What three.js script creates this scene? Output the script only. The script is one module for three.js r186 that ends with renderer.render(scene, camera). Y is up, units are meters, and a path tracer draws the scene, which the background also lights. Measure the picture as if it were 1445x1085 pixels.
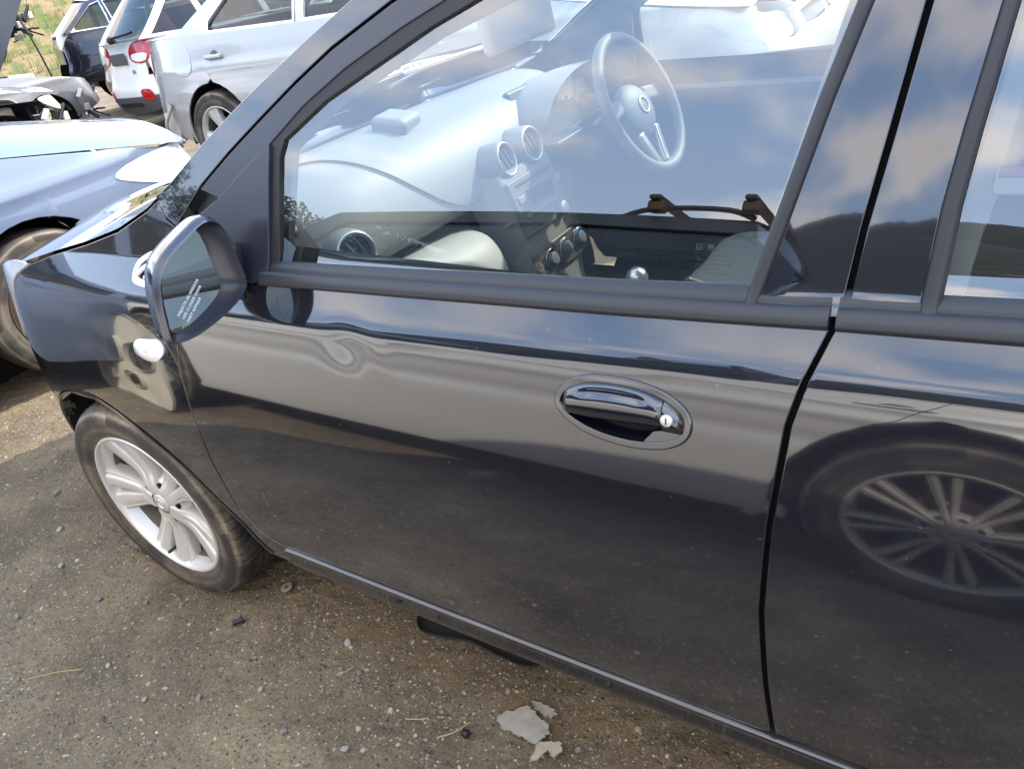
import * as THREE from 'three';
import { mergeGeometries } from 'three/addons/utils/BufferGeometryUtils.js';
import { RoundedBoxGeometry } from 'three/addons/geometries/RoundedBoxGeometry.js';

// ------------------------------------------------------------------ camera, sky, sun, exposure
const scene = new THREE.Scene();
const camera = new THREE.PerspectiveCamera(55.0, 1024 / 768, 0.02, 3000);
camera.position.set(1.651, 1.300, 1.4605);
{
  const r = new THREE.Vector3(0.83434, -0.17161, -0.52386), u = new THREE.Vector3(-0.14451, 0.84898, -0.50828), f = new THREE.Vector3(-0.53197, -0.49978, -0.68354);
  camera.quaternion.setFromRotationMatrix(new THREE.Matrix4().makeBasis(r, u, f.negate()));
}
scene.add(camera);
const EXPOSURE = 2.0;
const SUN = new THREE.Vector3(0.34, 0.60, -0.72).normalize();

// ------------------------------------------------------------------ numbers: random, noise
function rng(seed) { let a = seed >>> 0; return () => { a = (a + 0x6D2B79F5) | 0; let t = Math.imul(a ^ (a >>> 15), 1 | a); t = (t + Math.imul(t ^ (t >>> 7), 61 | t)) ^ t; return ((t ^ (t >>> 14)) >>> 0) / 4294967296; }; }
const clamp = (x, a = 0, b = 1) => Math.min(b, Math.max(a, x)), lerp = (a, b, t) => a + (b - a) * t;
const smooth = (a, b, x) => { const t = clamp((x - a) / (b - a)); return t * t * (3 - 2 * t); };
function hash3(x, y, z) { let h = (Math.imul(x, 374761393) + Math.imul(y, 668265263) + Math.imul(z, 2147483647 ^ 0x5bd1e995)) | 0; h = Math.imul(h ^ (h >>> 13), 1274126177); return ((h ^ (h >>> 16)) >>> 0) / 4294967296; }
function noise(x, y, z = 0) {
  const i = Math.floor(x), j = Math.floor(y), k = Math.floor(z), f = x - i, g = y - j, h = z - k;
  const u = f * f * (3 - 2 * f), v = g * g * (3 - 2 * g), w = h * h * (3 - 2 * h);
  const L = (c) => lerp(lerp(hash3(i, j, c), hash3(i + 1, j, c), u), lerp(hash3(i, j + 1, c), hash3(i + 1, j + 1, c), u), v);
  return lerp(L(k), L(k + 1), w);
}
function fbm(x, y, z = 0, n = 4) { let s = 0, a = 0.5, t = 0; for (let i = 0; i < n; i++) { s += a * noise(x, y, z); t += a; x = x * 2.03 + 7.1; y = y * 2.03 + 3.7; z = z * 2.03 + 1.3; a *= 0.5; } return s / t; }
function pl(tab, x) { // piecewise linear table [[x,y],...]
  if (x <= tab[0][0]) return tab[0][1];
  for (let i = 1; i < tab.length; i++) if (x <= tab[i][0]) { const a = tab[i - 1], b = tab[i]; return a[1] + (b[1] - a[1]) * (x - a[0]) / (b[0] - a[0]); }
  return tab[tab.length - 1][1];
}
function sp(tab, x) { // smooth (Hermite) table
  const n = tab.length; if (x <= tab[0][0]) return tab[0][1]; if (x >= tab[n - 1][0]) return tab[n - 1][1];
  let i = 0; while (tab[i + 1][0] < x) i++;
  const s = (k) => k <= 0 ? (tab[1][1] - tab[0][1]) / (tab[1][0] - tab[0][0]) : k >= n - 1 ? (tab[n - 1][1] - tab[n - 2][1]) / (tab[n - 1][0] - tab[n - 2][0]) : (tab[k + 1][1] - tab[k - 1][1]) / (tab[k + 1][0] - tab[k - 1][0]);
  const h = tab[i + 1][0] - tab[i][0], t = (x - tab[i][0]) / h, t2 = t * t, t3 = t2 * t;
  return (2 * t3 - 3 * t2 + 1) * tab[i][1] + (t3 - 2 * t2 + t) * h * s(i) + (3 * t2 - 2 * t3) * tab[i + 1][1] + (t3 - t2) * h * s(i + 1);
}

// ------------------------------------------------------------------ sky: one computed picture of air and clouds
{
  const w = 2048, h = 1024, d = new Float32Array(w * h * 4);
  for (let j = 0; j < h; j++) for (let i = 0; i < w; i++) {
    const el = ((j + 0.5) / h - 0.5) * Math.PI, az = ((i + 0.5) / w - 0.5) * 2 * Math.PI;
    const y = Math.sin(el), c = Math.cos(el), x = Math.cos(az) * c, z = Math.sin(az) * c, o = (j * w + i) * 4;
    const yy = Math.max(y, 0), k = Math.pow(1 - yy, 3.2);
    let R = lerp(0.52, 1.38, k), G = lerp(0.85, 1.50, k), B = lerp(1.42, 1.62, k);
    const s = x * SUN.x + y * SUN.y + z * SUN.z, glow = 0.9 * Math.exp(-(1 - s) * 9) + 0.28 * Math.exp(-(1 - s) * 2.2);
    R += glow * 1.0; G += glow * 0.93; B += glow * 0.8;
    if (y > 0) {
      const q = 1 / (yy + 0.16), px = x * q * 1.1, pz = z * q * 1.1;
      const n = fbm(px * 1.15 + 3.1, pz * 1.15 + 9.4, 0.7, 6) + 0.28 * (fbm(px * 0.35 + 20, pz * 0.35 + 4, 2.2, 3) - 0.5);
      const a = smooth(0.49, 0.66, n) * smooth(0.0, 0.05, y) * 0.92, thick = smooth(0.56, 0.80, n);
      const lit = 1.12 - 0.42 * thick + 0.5 * glow;
      R = lerp(R, 1.84 * lit, a); G = lerp(G, 1.70 * lit, a); B = lerp(B, 1.62 * lit, a);
    } else { R = 0.30; G = 0.27; B = 0.23; }
    d[o] = R; d[o + 1] = G; d[o + 2] = B; d[o + 3] = 1;
  }
  const t = new THREE.DataTexture(d, w, h, THREE.RGBAFormat, THREE.FloatType);
  t.mapping = THREE.EquirectangularReflectionMapping; t.magFilter = THREE.LinearFilter; t.minFilter = THREE.LinearFilter; t.wrapS = THREE.RepeatWrapping; t.needsUpdate = true;
  scene.background = t; scene.environment = t;
}
const sun = new THREE.DirectionalLight(new THREE.Color(1.0, 0.93, 0.82), 4.2);
sun.position.copy(SUN).multiplyScalar(40); sun.castShadow = true; sun.shadow.mapSize.set(4096, 4096); sun.shadow.radius = 1.5;
Object.assign(sun.shadow.camera, { left: -25, right: 15, top: 20, bottom: -20, near: 1, far: 120 });
scene.add(sun, sun.target);

// ------------------------------------------------------------------ names and tags
const used = {};
function numbered(n) { const k = used[n] = (used[n] || 0) + 1; return k === 1 ? n : `${n}_${String(k - 1).padStart(3, '0')}`; }
function thing(name, label, category, pos = [0, 0, 0], turn = 0, group) {
  const o = new THREE.Group(); o.name = numbered(name); o.position.set(...pos); o.rotation.y = turn; o.userData = { label, category }; if (group) o.userData.group = group; scene.add(o); return o;
}
function mesh(name, g, m, parent) {
  if (Array.isArray(g)) g = merge(g);
  const o = new THREE.Mesh(g, m); o.name = parent ? name : numbered(name); o.castShadow = o.receiveShadow = true; (parent || scene).add(o); return o;
}
function one(name, g, m, label, category, group) { const o = mesh(name, g, m); o.userData = { label, category }; if (group) o.userData.group = group; return o; }
function struct(name, g, m) { const o = mesh(name, g, m); o.userData.kind = 'structure'; return o; }

// ------------------------------------------------------------------ geometry helpers
function merge(list) {
  return mergeGeometries(list.map((g) => { g = g.index ? g.toNonIndexed() : g; for (const k of Object.keys(g.attributes)) if (!['position', 'normal', 'uv'].includes(k)) g.deleteAttribute(k); if (!g.attributes.uv) g.setAttribute('uv', new THREE.BufferAttribute(new Float32Array(g.attributes.position.count * 2), 2)); return g; }));
}
function geo(P, N, UV, I) { const g = new THREE.BufferGeometry(); g.setAttribute('position', new THREE.Float32BufferAttribute(P, 3)); if (N) g.setAttribute('normal', new THREE.Float32BufferAttribute(N, 3)); g.setAttribute('uv', new THREE.Float32BufferAttribute(UV, 2)); if (I) g.setIndex(I); if (!N) g.computeVertexNormals(); return g; }
// grid of points fn(u, v) -> [x, y, z]; flip turns the faces over
function grid(nu, nv, fn, flip = false, uvs = [1, 1]) {
  const P = [], UV = [], I = [];
  for (let j = 0; j <= nv; j++) for (let i = 0; i <= nu; i++) { P.push(...fn(i / nu, j / nv)); UV.push(i / nu * uvs[0], j / nv * uvs[1]); }
  for (let j = 0; j < nv; j++) for (let i = 0; i < nu; i++) { const a = j * (nu + 1) + i, b = a + 1, c = a + nu + 1, e = c + 1; if (flip) I.push(a, c, b, b, c, e); else I.push(a, b, c, b, e, c); }
  return geo(P, null, UV, I);
}
const V = (a) => new THREE.Vector3(...a);
function tube(pts, r, seg = 32, rad = 8, closed = false) { return new THREE.TubeGeometry(new THREE.CatmullRomCurve3(pts.map(V), closed, 'centripetal'), seg, r, rad, closed); }
function rbox(w, h, d, r = 0.01, pos = [0, 0, 0], rot = [0, 0, 0], seg = 2) { const g = new RoundedBoxGeometry(w, h, d, seg, Math.min(r, w / 2.02, h / 2.02, d / 2.02)); g.applyMatrix4(new THREE.Matrix4().makeRotationFromEuler(new THREE.Euler(...rot)).setPosition(...pos)); return g; }
function put(g, pos = [0, 0, 0], rot = [0, 0, 0], s = [1, 1, 1]) { g.applyMatrix4(new THREE.Matrix4().compose(V(pos), new THREE.Quaternion().setFromEuler(new THREE.Euler(...rot)), V(s))); return g; }
function lathe(pts, seg = 48) { return new THREE.LatheGeometry(pts.map((p) => new THREE.Vector2(p[0], p[1])), seg); } // round y
function latheZ(pts, seg = 64) { return put(lathe(pts, seg), [0, 0, 0], [Math.PI / 2, 0, 0]); } // pts [r, z]
function smoothPoly(pts, n = 4, closed = true) { const c = new THREE.CatmullRomCurve3(pts.map((p) => new THREE.Vector3(p[0], p[1], 0)), closed, 'centripetal'); return c.getPoints(pts.length * n).slice(0, closed ? -1 : undefined).map((p) => [p.x, p.y]); }
function area(p) { let s = 0; for (let i = 0; i < p.length; i++) { const a = p[i], b = p[(i + 1) % p.length]; s += a[0] * b[1] - b[0] * a[1]; } return s / 2; }
function clipHalf(p, ax, lim, keepLess) {
  const out = [];
  for (let i = 0; i < p.length; i++) {
    const a = p[i], b = p[(i + 1) % p.length], ia = keepLess ? a[ax] <= lim : a[ax] >= lim, ib = keepLess ? b[ax] <= lim : b[ax] >= lim;
    if (ia) out.push(a);
    if (ia !== ib) { const t = (lim - a[ax]) / (b[ax] - a[ax]); out.push([a[0] + (b[0] - a[0]) * t, a[1] + (b[1] - a[1]) * t]); }
  }
  return out;
}
function bridge(outer, hole) { // one outline with a slit into the hole
  if (area(outer) < 0) outer = outer.slice().reverse();
  if (area(hole) > 0) hole = hole.slice().reverse();
  let best = [0, 0, 1e9];
  outer.forEach((a, i) => hole.forEach((b, j) => { const d = Math.hypot(a[0] - b[0], a[1] - b[1]); if (d < best[2]) best = [i, j, d]; }));
  const [i, j] = best;
  return [...outer.slice(0, i + 1), ...hole.slice(j), ...hole.slice(0, j + 1), ...outer.slice(i)];
}
// A curved sheet: the outline poly (a, b) is cut by a grid and laid on map(a, b) -> [x, y, z]. Its edge turns inwards by depth.
function panel(poly, map, { cell = 0.03, holes = [], side = 1, depth = 0.014, edge = 0.0016, off = 0, uv = (a, b) => [a, b] } = {}) {
  if (area(poly) < 0) poly = poly.slice().reverse();
  const P = [], N = [], UV = [];
  const at = (a, b) => {
    const e = 0.0012, p = map(a, b), q = map(a + e, b), r = map(a, b + e), q2 = map(a - e, b), r2 = map(a, b - e);
    const ux = q[0] - q2[0], uy = q[1] - q2[1], uz = q[2] - q2[2], vx = r[0] - r2[0], vy = r[1] - r2[1], vz = r[2] - r2[2];
    let nx = uy * vz - uz * vy, ny = uz * vx - ux * vz, nz = ux * vy - uy * vx; const l = Math.hypot(nx, ny, nz) || 1; nx /= l; ny /= l; nz /= l;
    return { p: [p[0] + nx * off, p[1] + ny * off, p[2] + nz * off], n: [nx, ny, nz], uv: uv(a, b) };
  };
  const push = (v, n) => { P.push(v.p[0], v.p[1], v.p[2] * side); const k = n || v.n; N.push(k[0], k[1], k[2] * side); UV.push(...v.uv); };
  const tri = (a, b, c) => { push(a); if (side > 0) { push(b); push(c); } else { push(c); push(b); } };
  let full = poly; for (const h of holes) full = bridge(full, h);
  let x0 = 1e9, x1 = -1e9, y0 = 1e9, y1 = -1e9; for (const [x, y] of poly) { x0 = Math.min(x0, x); x1 = Math.max(x1, x); y0 = Math.min(y0, y); y1 = Math.max(y1, y); }
  const cx = Array.isArray(cell) ? cell[0] : cell, cy = Array.isArray(cell) ? cell[1] : cell, nx = Math.max(1, Math.ceil((x1 - x0) / cx)), ny = Math.max(1, Math.ceil((y1 - y0) / cy)), dx = (x1 - x0) / nx, dy = (y1 - y0) / ny;
  for (let i = 0; i < nx; i++) {
    const strip = clipHalf(clipHalf(full, 0, x0 + i * dx, false), 0, x0 + (i + 1) * dx, true); if (strip.length < 3) continue;
    for (let j = 0; j < ny; j++) {
      let c = clipHalf(clipHalf(strip, 1, y0 + j * dy, false), 1, y0 + (j + 1) * dy, true); if (c.length < 3) continue;
      c = c.filter((p, k) => { const q = c[(k + 1) % c.length]; return Math.hypot(p[0] - q[0], p[1] - q[1]) > 1e-7; });
      const ar = Math.abs(area(c)); if (c.length < 3 || ar < 1e-9) continue;
      const vs = c.map((p) => at(p[0], p[1]));
      if (c.length === 4 && Math.abs(ar - dx * dy) < 1e-9) { tri(vs[0], vs[1], vs[2]); tri(vs[0], vs[2], vs[3]); continue; }
      for (const f of THREE.ShapeUtils.triangulateShape(c.map((p) => new THREE.Vector2(p[0], p[1])), [])) { const a2 = area([c[f[0]], c[f[1]], c[f[2]]]); if (Math.abs(a2) < 1e-10) continue; if (a2 > 0) tri(vs[f[0]], vs[f[1]], vs[f[2]]); else tri(vs[f[0]], vs[f[2]], vs[f[1]]); }
    }
  }
  if (depth > 0) for (const [ring, sgn] of [[poly, 1], ...holes.map((h) => [area(h) > 0 ? h.slice().reverse() : h, 1])]) {
    const d = []; ring.forEach((a, i) => { const b = ring[(i + 1) % ring.length], n = Math.max(1, Math.ceil(Math.max(Math.abs(a[0] - b[0]) / cx, Math.abs(a[1] - b[1]) / cy))); for (let k = 0; k < n; k++) d.push([lerp(a[0], b[0], k / n), lerp(a[1], b[1], k / n)]); });
    const rows = d.map((p, i) => {
      const v = at(p[0], p[1]), a = d[(i + d.length - 1) % d.length], b = d[(i + 1) % d.length], ta = map(a[0], a[1]), tb = map(b[0], b[1]);
      const t = [tb[0] - ta[0], tb[1] - ta[1], tb[2] - ta[2]], n = v.n; // outwards = t x n
      let o = [t[1] * n[2] - t[2] * n[1], t[2] * n[0] - t[0] * n[2], t[0] * n[1] - t[1] * n[0]]; const l = Math.hypot(...o) || 1; o = o.map((k) => k / l * sgn);
      const mid = n.map((k, m) => (k + o[m]) * 0.7071), mv = (s, r) => ({ p: v.p.map((k, m) => k + o[m] * s - n[m] * r), uv: v.uv });
      return [[v, n], [mv(edge * 0.7, edge * 0.3), mid], [mv(edge, edge), o], [mv(edge, depth), o]];
    });
    rows.forEach((r, i) => { const s = rows[(i + 1) % rows.length]; for (let k = 0; k < 3; k++) { const q = [r[k], r[k + 1], s[k + 1], s[k]]; for (const f of side > 0 ? [[0, 1, 2], [0, 2, 3]] : [[0, 2, 1], [0, 3, 2]]) for (const m of f) push(q[m][0], q[m][1]); } });
  }
  return geo(P, N, UV);
}
// a section [[outwards, up], ...] drawn along a path of frames {p, o, u}
function sweep(frames, sec, closed = false, caps = true) {
  const n = sec.length, m = frames.length, g = grid(m - 1, closed ? n : n - 1, (u, v) => { const f = frames[Math.round(u * (m - 1))], s = sec[Math.round(v * (closed ? n : n - 1)) % n]; return [0, 1, 2].map((k) => f.p[k] + f.o[k] * s[0] + f.u[k] * s[1]); });
  if (!caps) return g;
  const list = [g.toNonIndexed()];
  for (const [f, flip] of [[frames[0], false], [frames[m - 1], true]]) { const tr = THREE.ShapeUtils.triangulateShape(sec.map((s) => new THREE.Vector2(s[0], s[1])), []), P = [], UV = []; for (const t of tr) for (const k of flip ? [t[0], t[2], t[1]] : t) { const s = sec[k]; P.push(...[0, 1, 2].map((c) => f.p[c] + f.o[c] * s[0] + f.u[c] * s[1])); UV.push(0, 0); } list.push(geo(P, null, UV)); }
  return merge(list);
}

// ------------------------------------------------------------------ textures
function dataTex(w, h, fn, srgb = true, rep = true) {
  const d = new Uint8Array(w * h * 4);
  for (let j = 0; j < h; j++) for (let i = 0; i < w; i++) { const c = fn(i, j), o = (j * w + i) * 4; d[o] = clamp(c[0], 0, 255); d[o + 1] = clamp(c[1], 0, 255); d[o + 2] = clamp(c[2], 0, 255); d[o + 3] = 255; }
  const t = new THREE.DataTexture(d, w, h, THREE.RGBAFormat); t.magFilter = THREE.LinearFilter; t.minFilter = THREE.LinearFilter; if (rep) t.wrapS = t.wrapT = THREE.RepeatWrapping; if (srgb) t.colorSpace = THREE.SRGBColorSpace; t.needsUpdate = true; return t;
}
function scatter(w, h, buf, n, seed, draw) { const R = rng(seed); for (let k = 0; k < n; k++) draw(R, (x, y, a, c) => { x = ((x | 0) % w + w) % w; y = ((y | 0) % h + h) % h; const o = (y * w + x) * 3; for (let m = 0; m < 3; m++) buf[o + m] = lerp(buf[o + m], c[m], a); }); }
const periodic = (u, v, f, z, n = 4) => { // tileable noise on the unit square
  const a = fbm(u * f, v * f, z, n), b = fbm((u - 1) * f, v * f, z, n), c = fbm(u * f, (v - 1) * f, z, n), d = fbm((u - 1) * f, (v - 1) * f, z, n), su = smooth(0.8, 1, u), sv = smooth(0.8, 1, v);
  return lerp(lerp(a, b, su), lerp(c, d, su), sv);
};
// compacted yard dirt: 2.4 m a tile
const DW = 2048;
const dirt = (() => {
  const C = new Float32Array(DW * DW * 3), Hh = new Float32Array(DW * DW);
  for (let j = 0; j < DW; j++) for (let i = 0; i < DW; i++) {
    const u = i / DW, v = j / DW, big = periodic(u, v, 5, 1.5, 4), mid = periodic(u, v, 26, 4.5, 3), fine = hash3(i, j, 7), f2 = noise(i * 0.31, j * 0.31, 3), o = (j * DW + i) * 3;
    const t = clamp(0.5 + (big - 0.5) * 1.7 + (mid - 0.5) * 0.8), g = 0.80 + 0.16 * fine + 0.26 * f2;
    C[o] = lerp(82, 134, t) * g; C[o + 1] = lerp(70, 117, t) * g; C[o + 2] = lerp(54, 91, t) * g; Hh[j * DW + i] = 100 + 26 * (f2 - 0.5) + 40 * (mid - 0.5) + 8 * fine;
  }
  const stone = (n, seed, r0, r1, tone) => { const R = rng(seed); for (let k = 0; k < n; k++) {
    const x = R() * DW, y = R() * DW, r = lerp(r0, r1, Math.pow(R(), 2.5)), e = 0.6 + 0.4 * R(), an = R() * 3.1, q = R(), s = 0.75 + 0.5 * R(), c = tone(q).map((m) => m * s), rr = Math.ceil(r + 1);
    for (let b = -rr; b <= rr; b++) for (let a = -rr; a <= rr; a++) { const p = a * Math.cos(an) + b * Math.sin(an), w = (-a * Math.sin(an) + b * Math.cos(an)) / e, d = Math.hypot(p, w) / r + 0.25 * (hash3(a + k, b, 3) - 0.5); if (d > 1) continue; const xx = (Math.floor(x) + a + DW) % DW, yy = (Math.floor(y) + b + DW) % DW, o = (yy * DW + xx) * 3, al = smooth(1, 0.6, d); for (let m = 0; m < 3; m++) C[o + m] = lerp(C[o + m], c[m], al * 0.95); Hh[yy * DW + xx] += al * Math.min(90, 14 * r) * Math.sqrt(Math.max(0, 1 - d * d)); }
  } };
  stone(42000, 5, 0.9, 3.6, (q) => q < 0.42 ? [158, 149, 130] : q < 0.62 ? [120, 112, 98] : q < 0.95 ? [66, 61, 54] : [150, 168, 152]);
  stone(2600, 6, 2, 8, (q) => q < 0.6 ? [146, 138, 120] : q < 0.85 ? [116, 108, 94] : [160, 140, 108]);
  return { map: dataTex(DW, DW, (i, j) => { const o = (j * DW + i) * 3; return [C[o], C[o + 1], C[o + 2]]; }), bump: dataTex(DW, DW, (i, j) => { const h = Hh[j * DW + i]; return [h, h, h]; }, false) };
})();
// dusty dark paint of the near car: u, v cover 4 m x 2 m; specks, scuffs and a film of dust that thickens towards the sill
const dusty = (() => {
  const w = 2048, h = 1024, C = new Float32Array(w * h * 3), Rr = new Float32Array(w * h);
  for (let j = 0; j < h; j++) for (let i = 0; i < w; i++) {
    const x = i / w * 4 - 1, y = j / h * 2, o = (j * w + i) * 3, n = fbm(x * 5, y * 9, 3, 5), st = fbm(x * 8 + y * 3, y * 46 - x * 11, 8, 3);
    let d = 0.002 + 0.011 * smooth(0.75, 0.36, y) * (0.3 + 1.0 * n) + 0.045 * smooth(0.46, 0.34, y) * Math.pow(n, 1.4) * 1.5 + 0.007 * smooth(0.5, 0.75, st) * smooth(0.85, 0.6, y);
    if (y > 0.9) d = 0.002;
    C[o] = 255 * Math.pow((0.0065 + d * 0.88), 1 / 2.2); C[o + 1] = 255 * Math.pow((0.0066 + d * 0.81), 1 / 2.2); C[o + 2] = 255 * Math.pow((0.010 + d * 0.70), 1 / 2.2); Rr[j * w + i] = clamp(d * 1.3 + 0.05 * (n - 0.4), 0.0, 0.22);
  }
  scatter(w, h, C, 1200, 31, (R, pt) => { const x = R() * w, y = h * (0.165 + 0.285 * Math.pow(R(), 1.5)), t = R(); if (y > h * 0.42 && t > 0.3) return; const a = 0.15 + 0.5 * R(), c = [175, 170, 158]; if (t < 0.985) { pt(x, y, a * 0.8, c); if (t < 0.2) pt(x + 1, y, a * 0.6, c); } else { const l = 3 + R() * 9, s = (R() - 0.5) * 1.6; for (let k = 0; k < l; k += 0.7) pt(x + k, y + k * s, a * 0.45, c); } });
  return { map: dataTex(w, h, (i, j) => { const o = (j * w + i) * 3; return [C[o], C[o + 1], C[o + 2]]; }), rough: dataTex(w, h, (i, j) => { const v = 255 * Rr[j * w + i]; return [v, v, v]; }, false) };
})();
const grain = dataTex(512, 512, (i, j) => { const n = 110 + 70 * noise(i * 0.25, j * 0.25, 1) + 40 * noise(i * 0.6, j * 0.6, 5); return [n, n, n]; }, false);
const weave = dataTex(256, 256, (i, j) => { const n = 120 + 60 * Math.sin(i * 0.785) * Math.sin(j * 0.785) + 40 * hash3(i, j, 2); return [n, n, n]; }, false);
const tyreTone = dataTex(512, 256, (i, j) => { const n = fbm(i * 0.012, j * 0.05, 4, 4), b = smooth(0.3, 0.75, n), k = 0.9 + 0.2 * hash3(i, j, 4), v = j / 256, w = 46 * Math.exp(-(((v - 0.735) / 0.025) ** 2)) * (0.5 + n) - 26 * smooth(0.68, 0.6, v) + 16 * Math.exp(-(((v - 0.86) / 0.012) ** 2)); return [lerp(50, 92, b) * k + w, lerp(46, 83, b) * k + w * 0.9, lerp(42, 71, b) * k + w * 0.75]; });
const tyreRelief = dataTex(1024, 128, (i, j) => { const v = j / 128, tread = v > 0.40 && v < 0.60; let h = 150; if (v > 0.30 && v < 0.40 || v > 0.60 && v < 0.70) h = (i % 16) < 2 ? 60 : 160; if (tread) { h = ((i + (v > 0.5 ? 1 : -1) * j * 1.2 + 2048) % 24) < 5 ? 40 : 170; if (Math.abs(v - 0.46) < 0.008 || Math.abs(v - 0.54) < 0.008) h = 30; } return [h, h, h]; }, false);
const rust = dataTex(256, 256, (i, j) => { const n = fbm(i * 0.05, j * 0.05, 2, 4); return [lerp(46, 104, n), lerp(38, 78, n), lerp(32, 58, n)]; });
function textTex(w, h, draw) { const c = document.createElement('canvas'); c.width = w; c.height = h; const x = c.getContext('2d'); draw(x, w, h); const t = new THREE.CanvasTexture(c); t.colorSpace = THREE.SRGBColorSpace; return t; }

// ------------------------------------------------------------------ materials
const phys = (o) => new THREE.MeshPhysicalMaterial(o), lin = (r, g, b) => new THREE.Color().setRGB(r, g, b);
const rep = (t, x, y = x) => { const c = t.clone(); c.repeat.set(x, y); c.needsUpdate = true; return c; };
const paint = (r, g, b, metal = 0.35, rough = 0.35) => phys({ color: lin(r, g, b), metalness: metal, roughness: rough, clearcoat: 1, clearcoatRoughness: 0.03 });
const M = {
  navy: phys({ map: dusty.map, color: 0xffffff, metalness: 0, roughness: 0.06, ior: 1.65, specularColor: lin(0.96, 0.97, 1), clearcoat: 1, clearcoatRoughness: 1 }),
  navyClean: phys({ color: lin(0.006, 0.0065, 0.011), roughness: 0.05, ior: 1.75, specularColor: lin(0.96, 0.97, 1), clearcoat: 1, clearcoatRoughness: 0.012 }),
  navySatin: phys({ color: lin(0.020, 0.021, 0.032), roughness: 0.32, clearcoat: 0.25, clearcoatRoughness: 0.25 }),
  trim: phys({ color: lin(0.020, 0.020, 0.023), roughness: 0.40, bumpMap: rep(grain, 14), bumpScale: 0.0001, specularIntensity: 1 }),
  rubber: phys({ color: lin(0.012, 0.012, 0.013), roughness: 0.55 }),
  gap: phys({ color: lin(0.004, 0.004, 0.004), roughness: 0.9 }),
  glass: phys({ color: lin(0.93, 0.97, 0.93), transmission: 1, thickness: 0, roughness: 0, ior: 2.4 }),
  glassDark: phys({ color: lin(0.35, 0.40, 0.40), transmission: 1, thickness: 0, roughness: 0, ior: 1.52 }),
  glassEdge: phys({ color: lin(0.30, 0.48, 0.40), roughness: 0.25 }),
  mirror: phys({ color: lin(0.30, 0.33, 0.32), metalness: 1, roughness: 0.01 }),
  silver: paint(0.43, 0.425, 0.42, 0.45, 0.35), silverB: paint(0.20, 0.20, 0.205, 0.4, 0.36), white: paint(0.80, 0.80, 0.79, 0, 0.4), pearl: paint(0.80, 0.76, 0.69, 0.1, 0.4),
  blue: paint(0.15, 0.192, 0.28, 0.4, 0.34), maroon: paint(0.11, 0.016, 0.026, 0.3, 0.35), dkblue: paint(0.016, 0.018, 0.034, 0.3, 0.3),
  alloy: phys({ color: lin(0.64, 0.62, 0.585), metalness: 0.35, roughness: 0.38, clearcoat: 0.6, clearcoatRoughness: 0.2 }),
  alloyInner: phys({ color: lin(0.20, 0.18, 0.155), metalness: 0.4, roughness: 0.55 }),
  alloyDirty: phys({ color: lin(0.46, 0.42, 0.36), metalness: 0.3, roughness: 0.55 }),
  steel: phys({ map: rust, metalness: 0.4, roughness: 0.7 }),
  chrome: phys({ color: lin(0.62, 0.62, 0.62), metalness: 1, roughness: 0.16 }),
  satinMetal: phys({ color: lin(0.55, 0.55, 0.56), metalness: 0.9, roughness: 0.3 }),
  tyre: phys({ map: tyreTone, bumpMap: tyreRelief, bumpScale: 0.004, roughness: 0.82 }),
  blackPlastic: phys({ color: lin(0.016, 0.016, 0.017), roughness: 0.5, bumpMap: rep(grain, 6), bumpScale: 0.0002 }),
  greyPlastic: phys({ color: lin(0.085, 0.088, 0.095), roughness: 0.6 }),
  dash: phys({ color: lin(0.155, 0.157, 0.155), roughness: 0.5, bumpMap: rep(grain, 6), bumpScale: 0.0003 }),
  dashLight: phys({ color: lin(0.34, 0.34, 0.33), roughness: 0.55, bumpMap: rep(grain, 6), bumpScale: 0.0003 }),
  dashDark: phys({ color: lin(0.028, 0.029, 0.032), roughness: 0.5 }),
  fabric: phys({ color: lin(0.26, 0.26, 0.245), roughness: 0.95, bumpMap: rep(weave, 10), bumpScale: 0.0006 }),
  liner: phys({ color: lin(0.42, 0.42, 0.40), roughness: 0.95 }), carpet: phys({ color: lin(0.025, 0.025, 0.026), roughness: 1, bumpMap: rep(weave, 14), bumpScale: 0.002 }),
  lens: phys({ color: lin(0.96, 0.96, 0.96), transmission: 1, thickness: 0, roughness: 0.04, ior: 1.5 }), lampBowl: phys({ color: lin(0.85, 0.85, 0.85), metalness: 0.8, roughness: 0.22 }),
  clearPlastic: phys({ color: lin(0.78, 0.78, 0.80), roughness: 0.18, clearcoat: 1 }), fogged: phys({ color: lin(0.62, 0.58, 0.44), roughness: 0.3, clearcoat: 1, clearcoatRoughness: 0.1 }),
  redLens: phys({ color: lin(0.42, 0.012, 0.018), roughness: 0.12, clearcoat: 1 }), whitePaper: phys({ color: lin(0.33, 0.30, 0.25), roughness: 0.9 }),
};
M.navy.clearcoatRoughnessMap = dusty.rough; M.navy.roughnessMap = null;
const navyUV = (a, b) => [(a + 1) / 4, b / 2];

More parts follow.
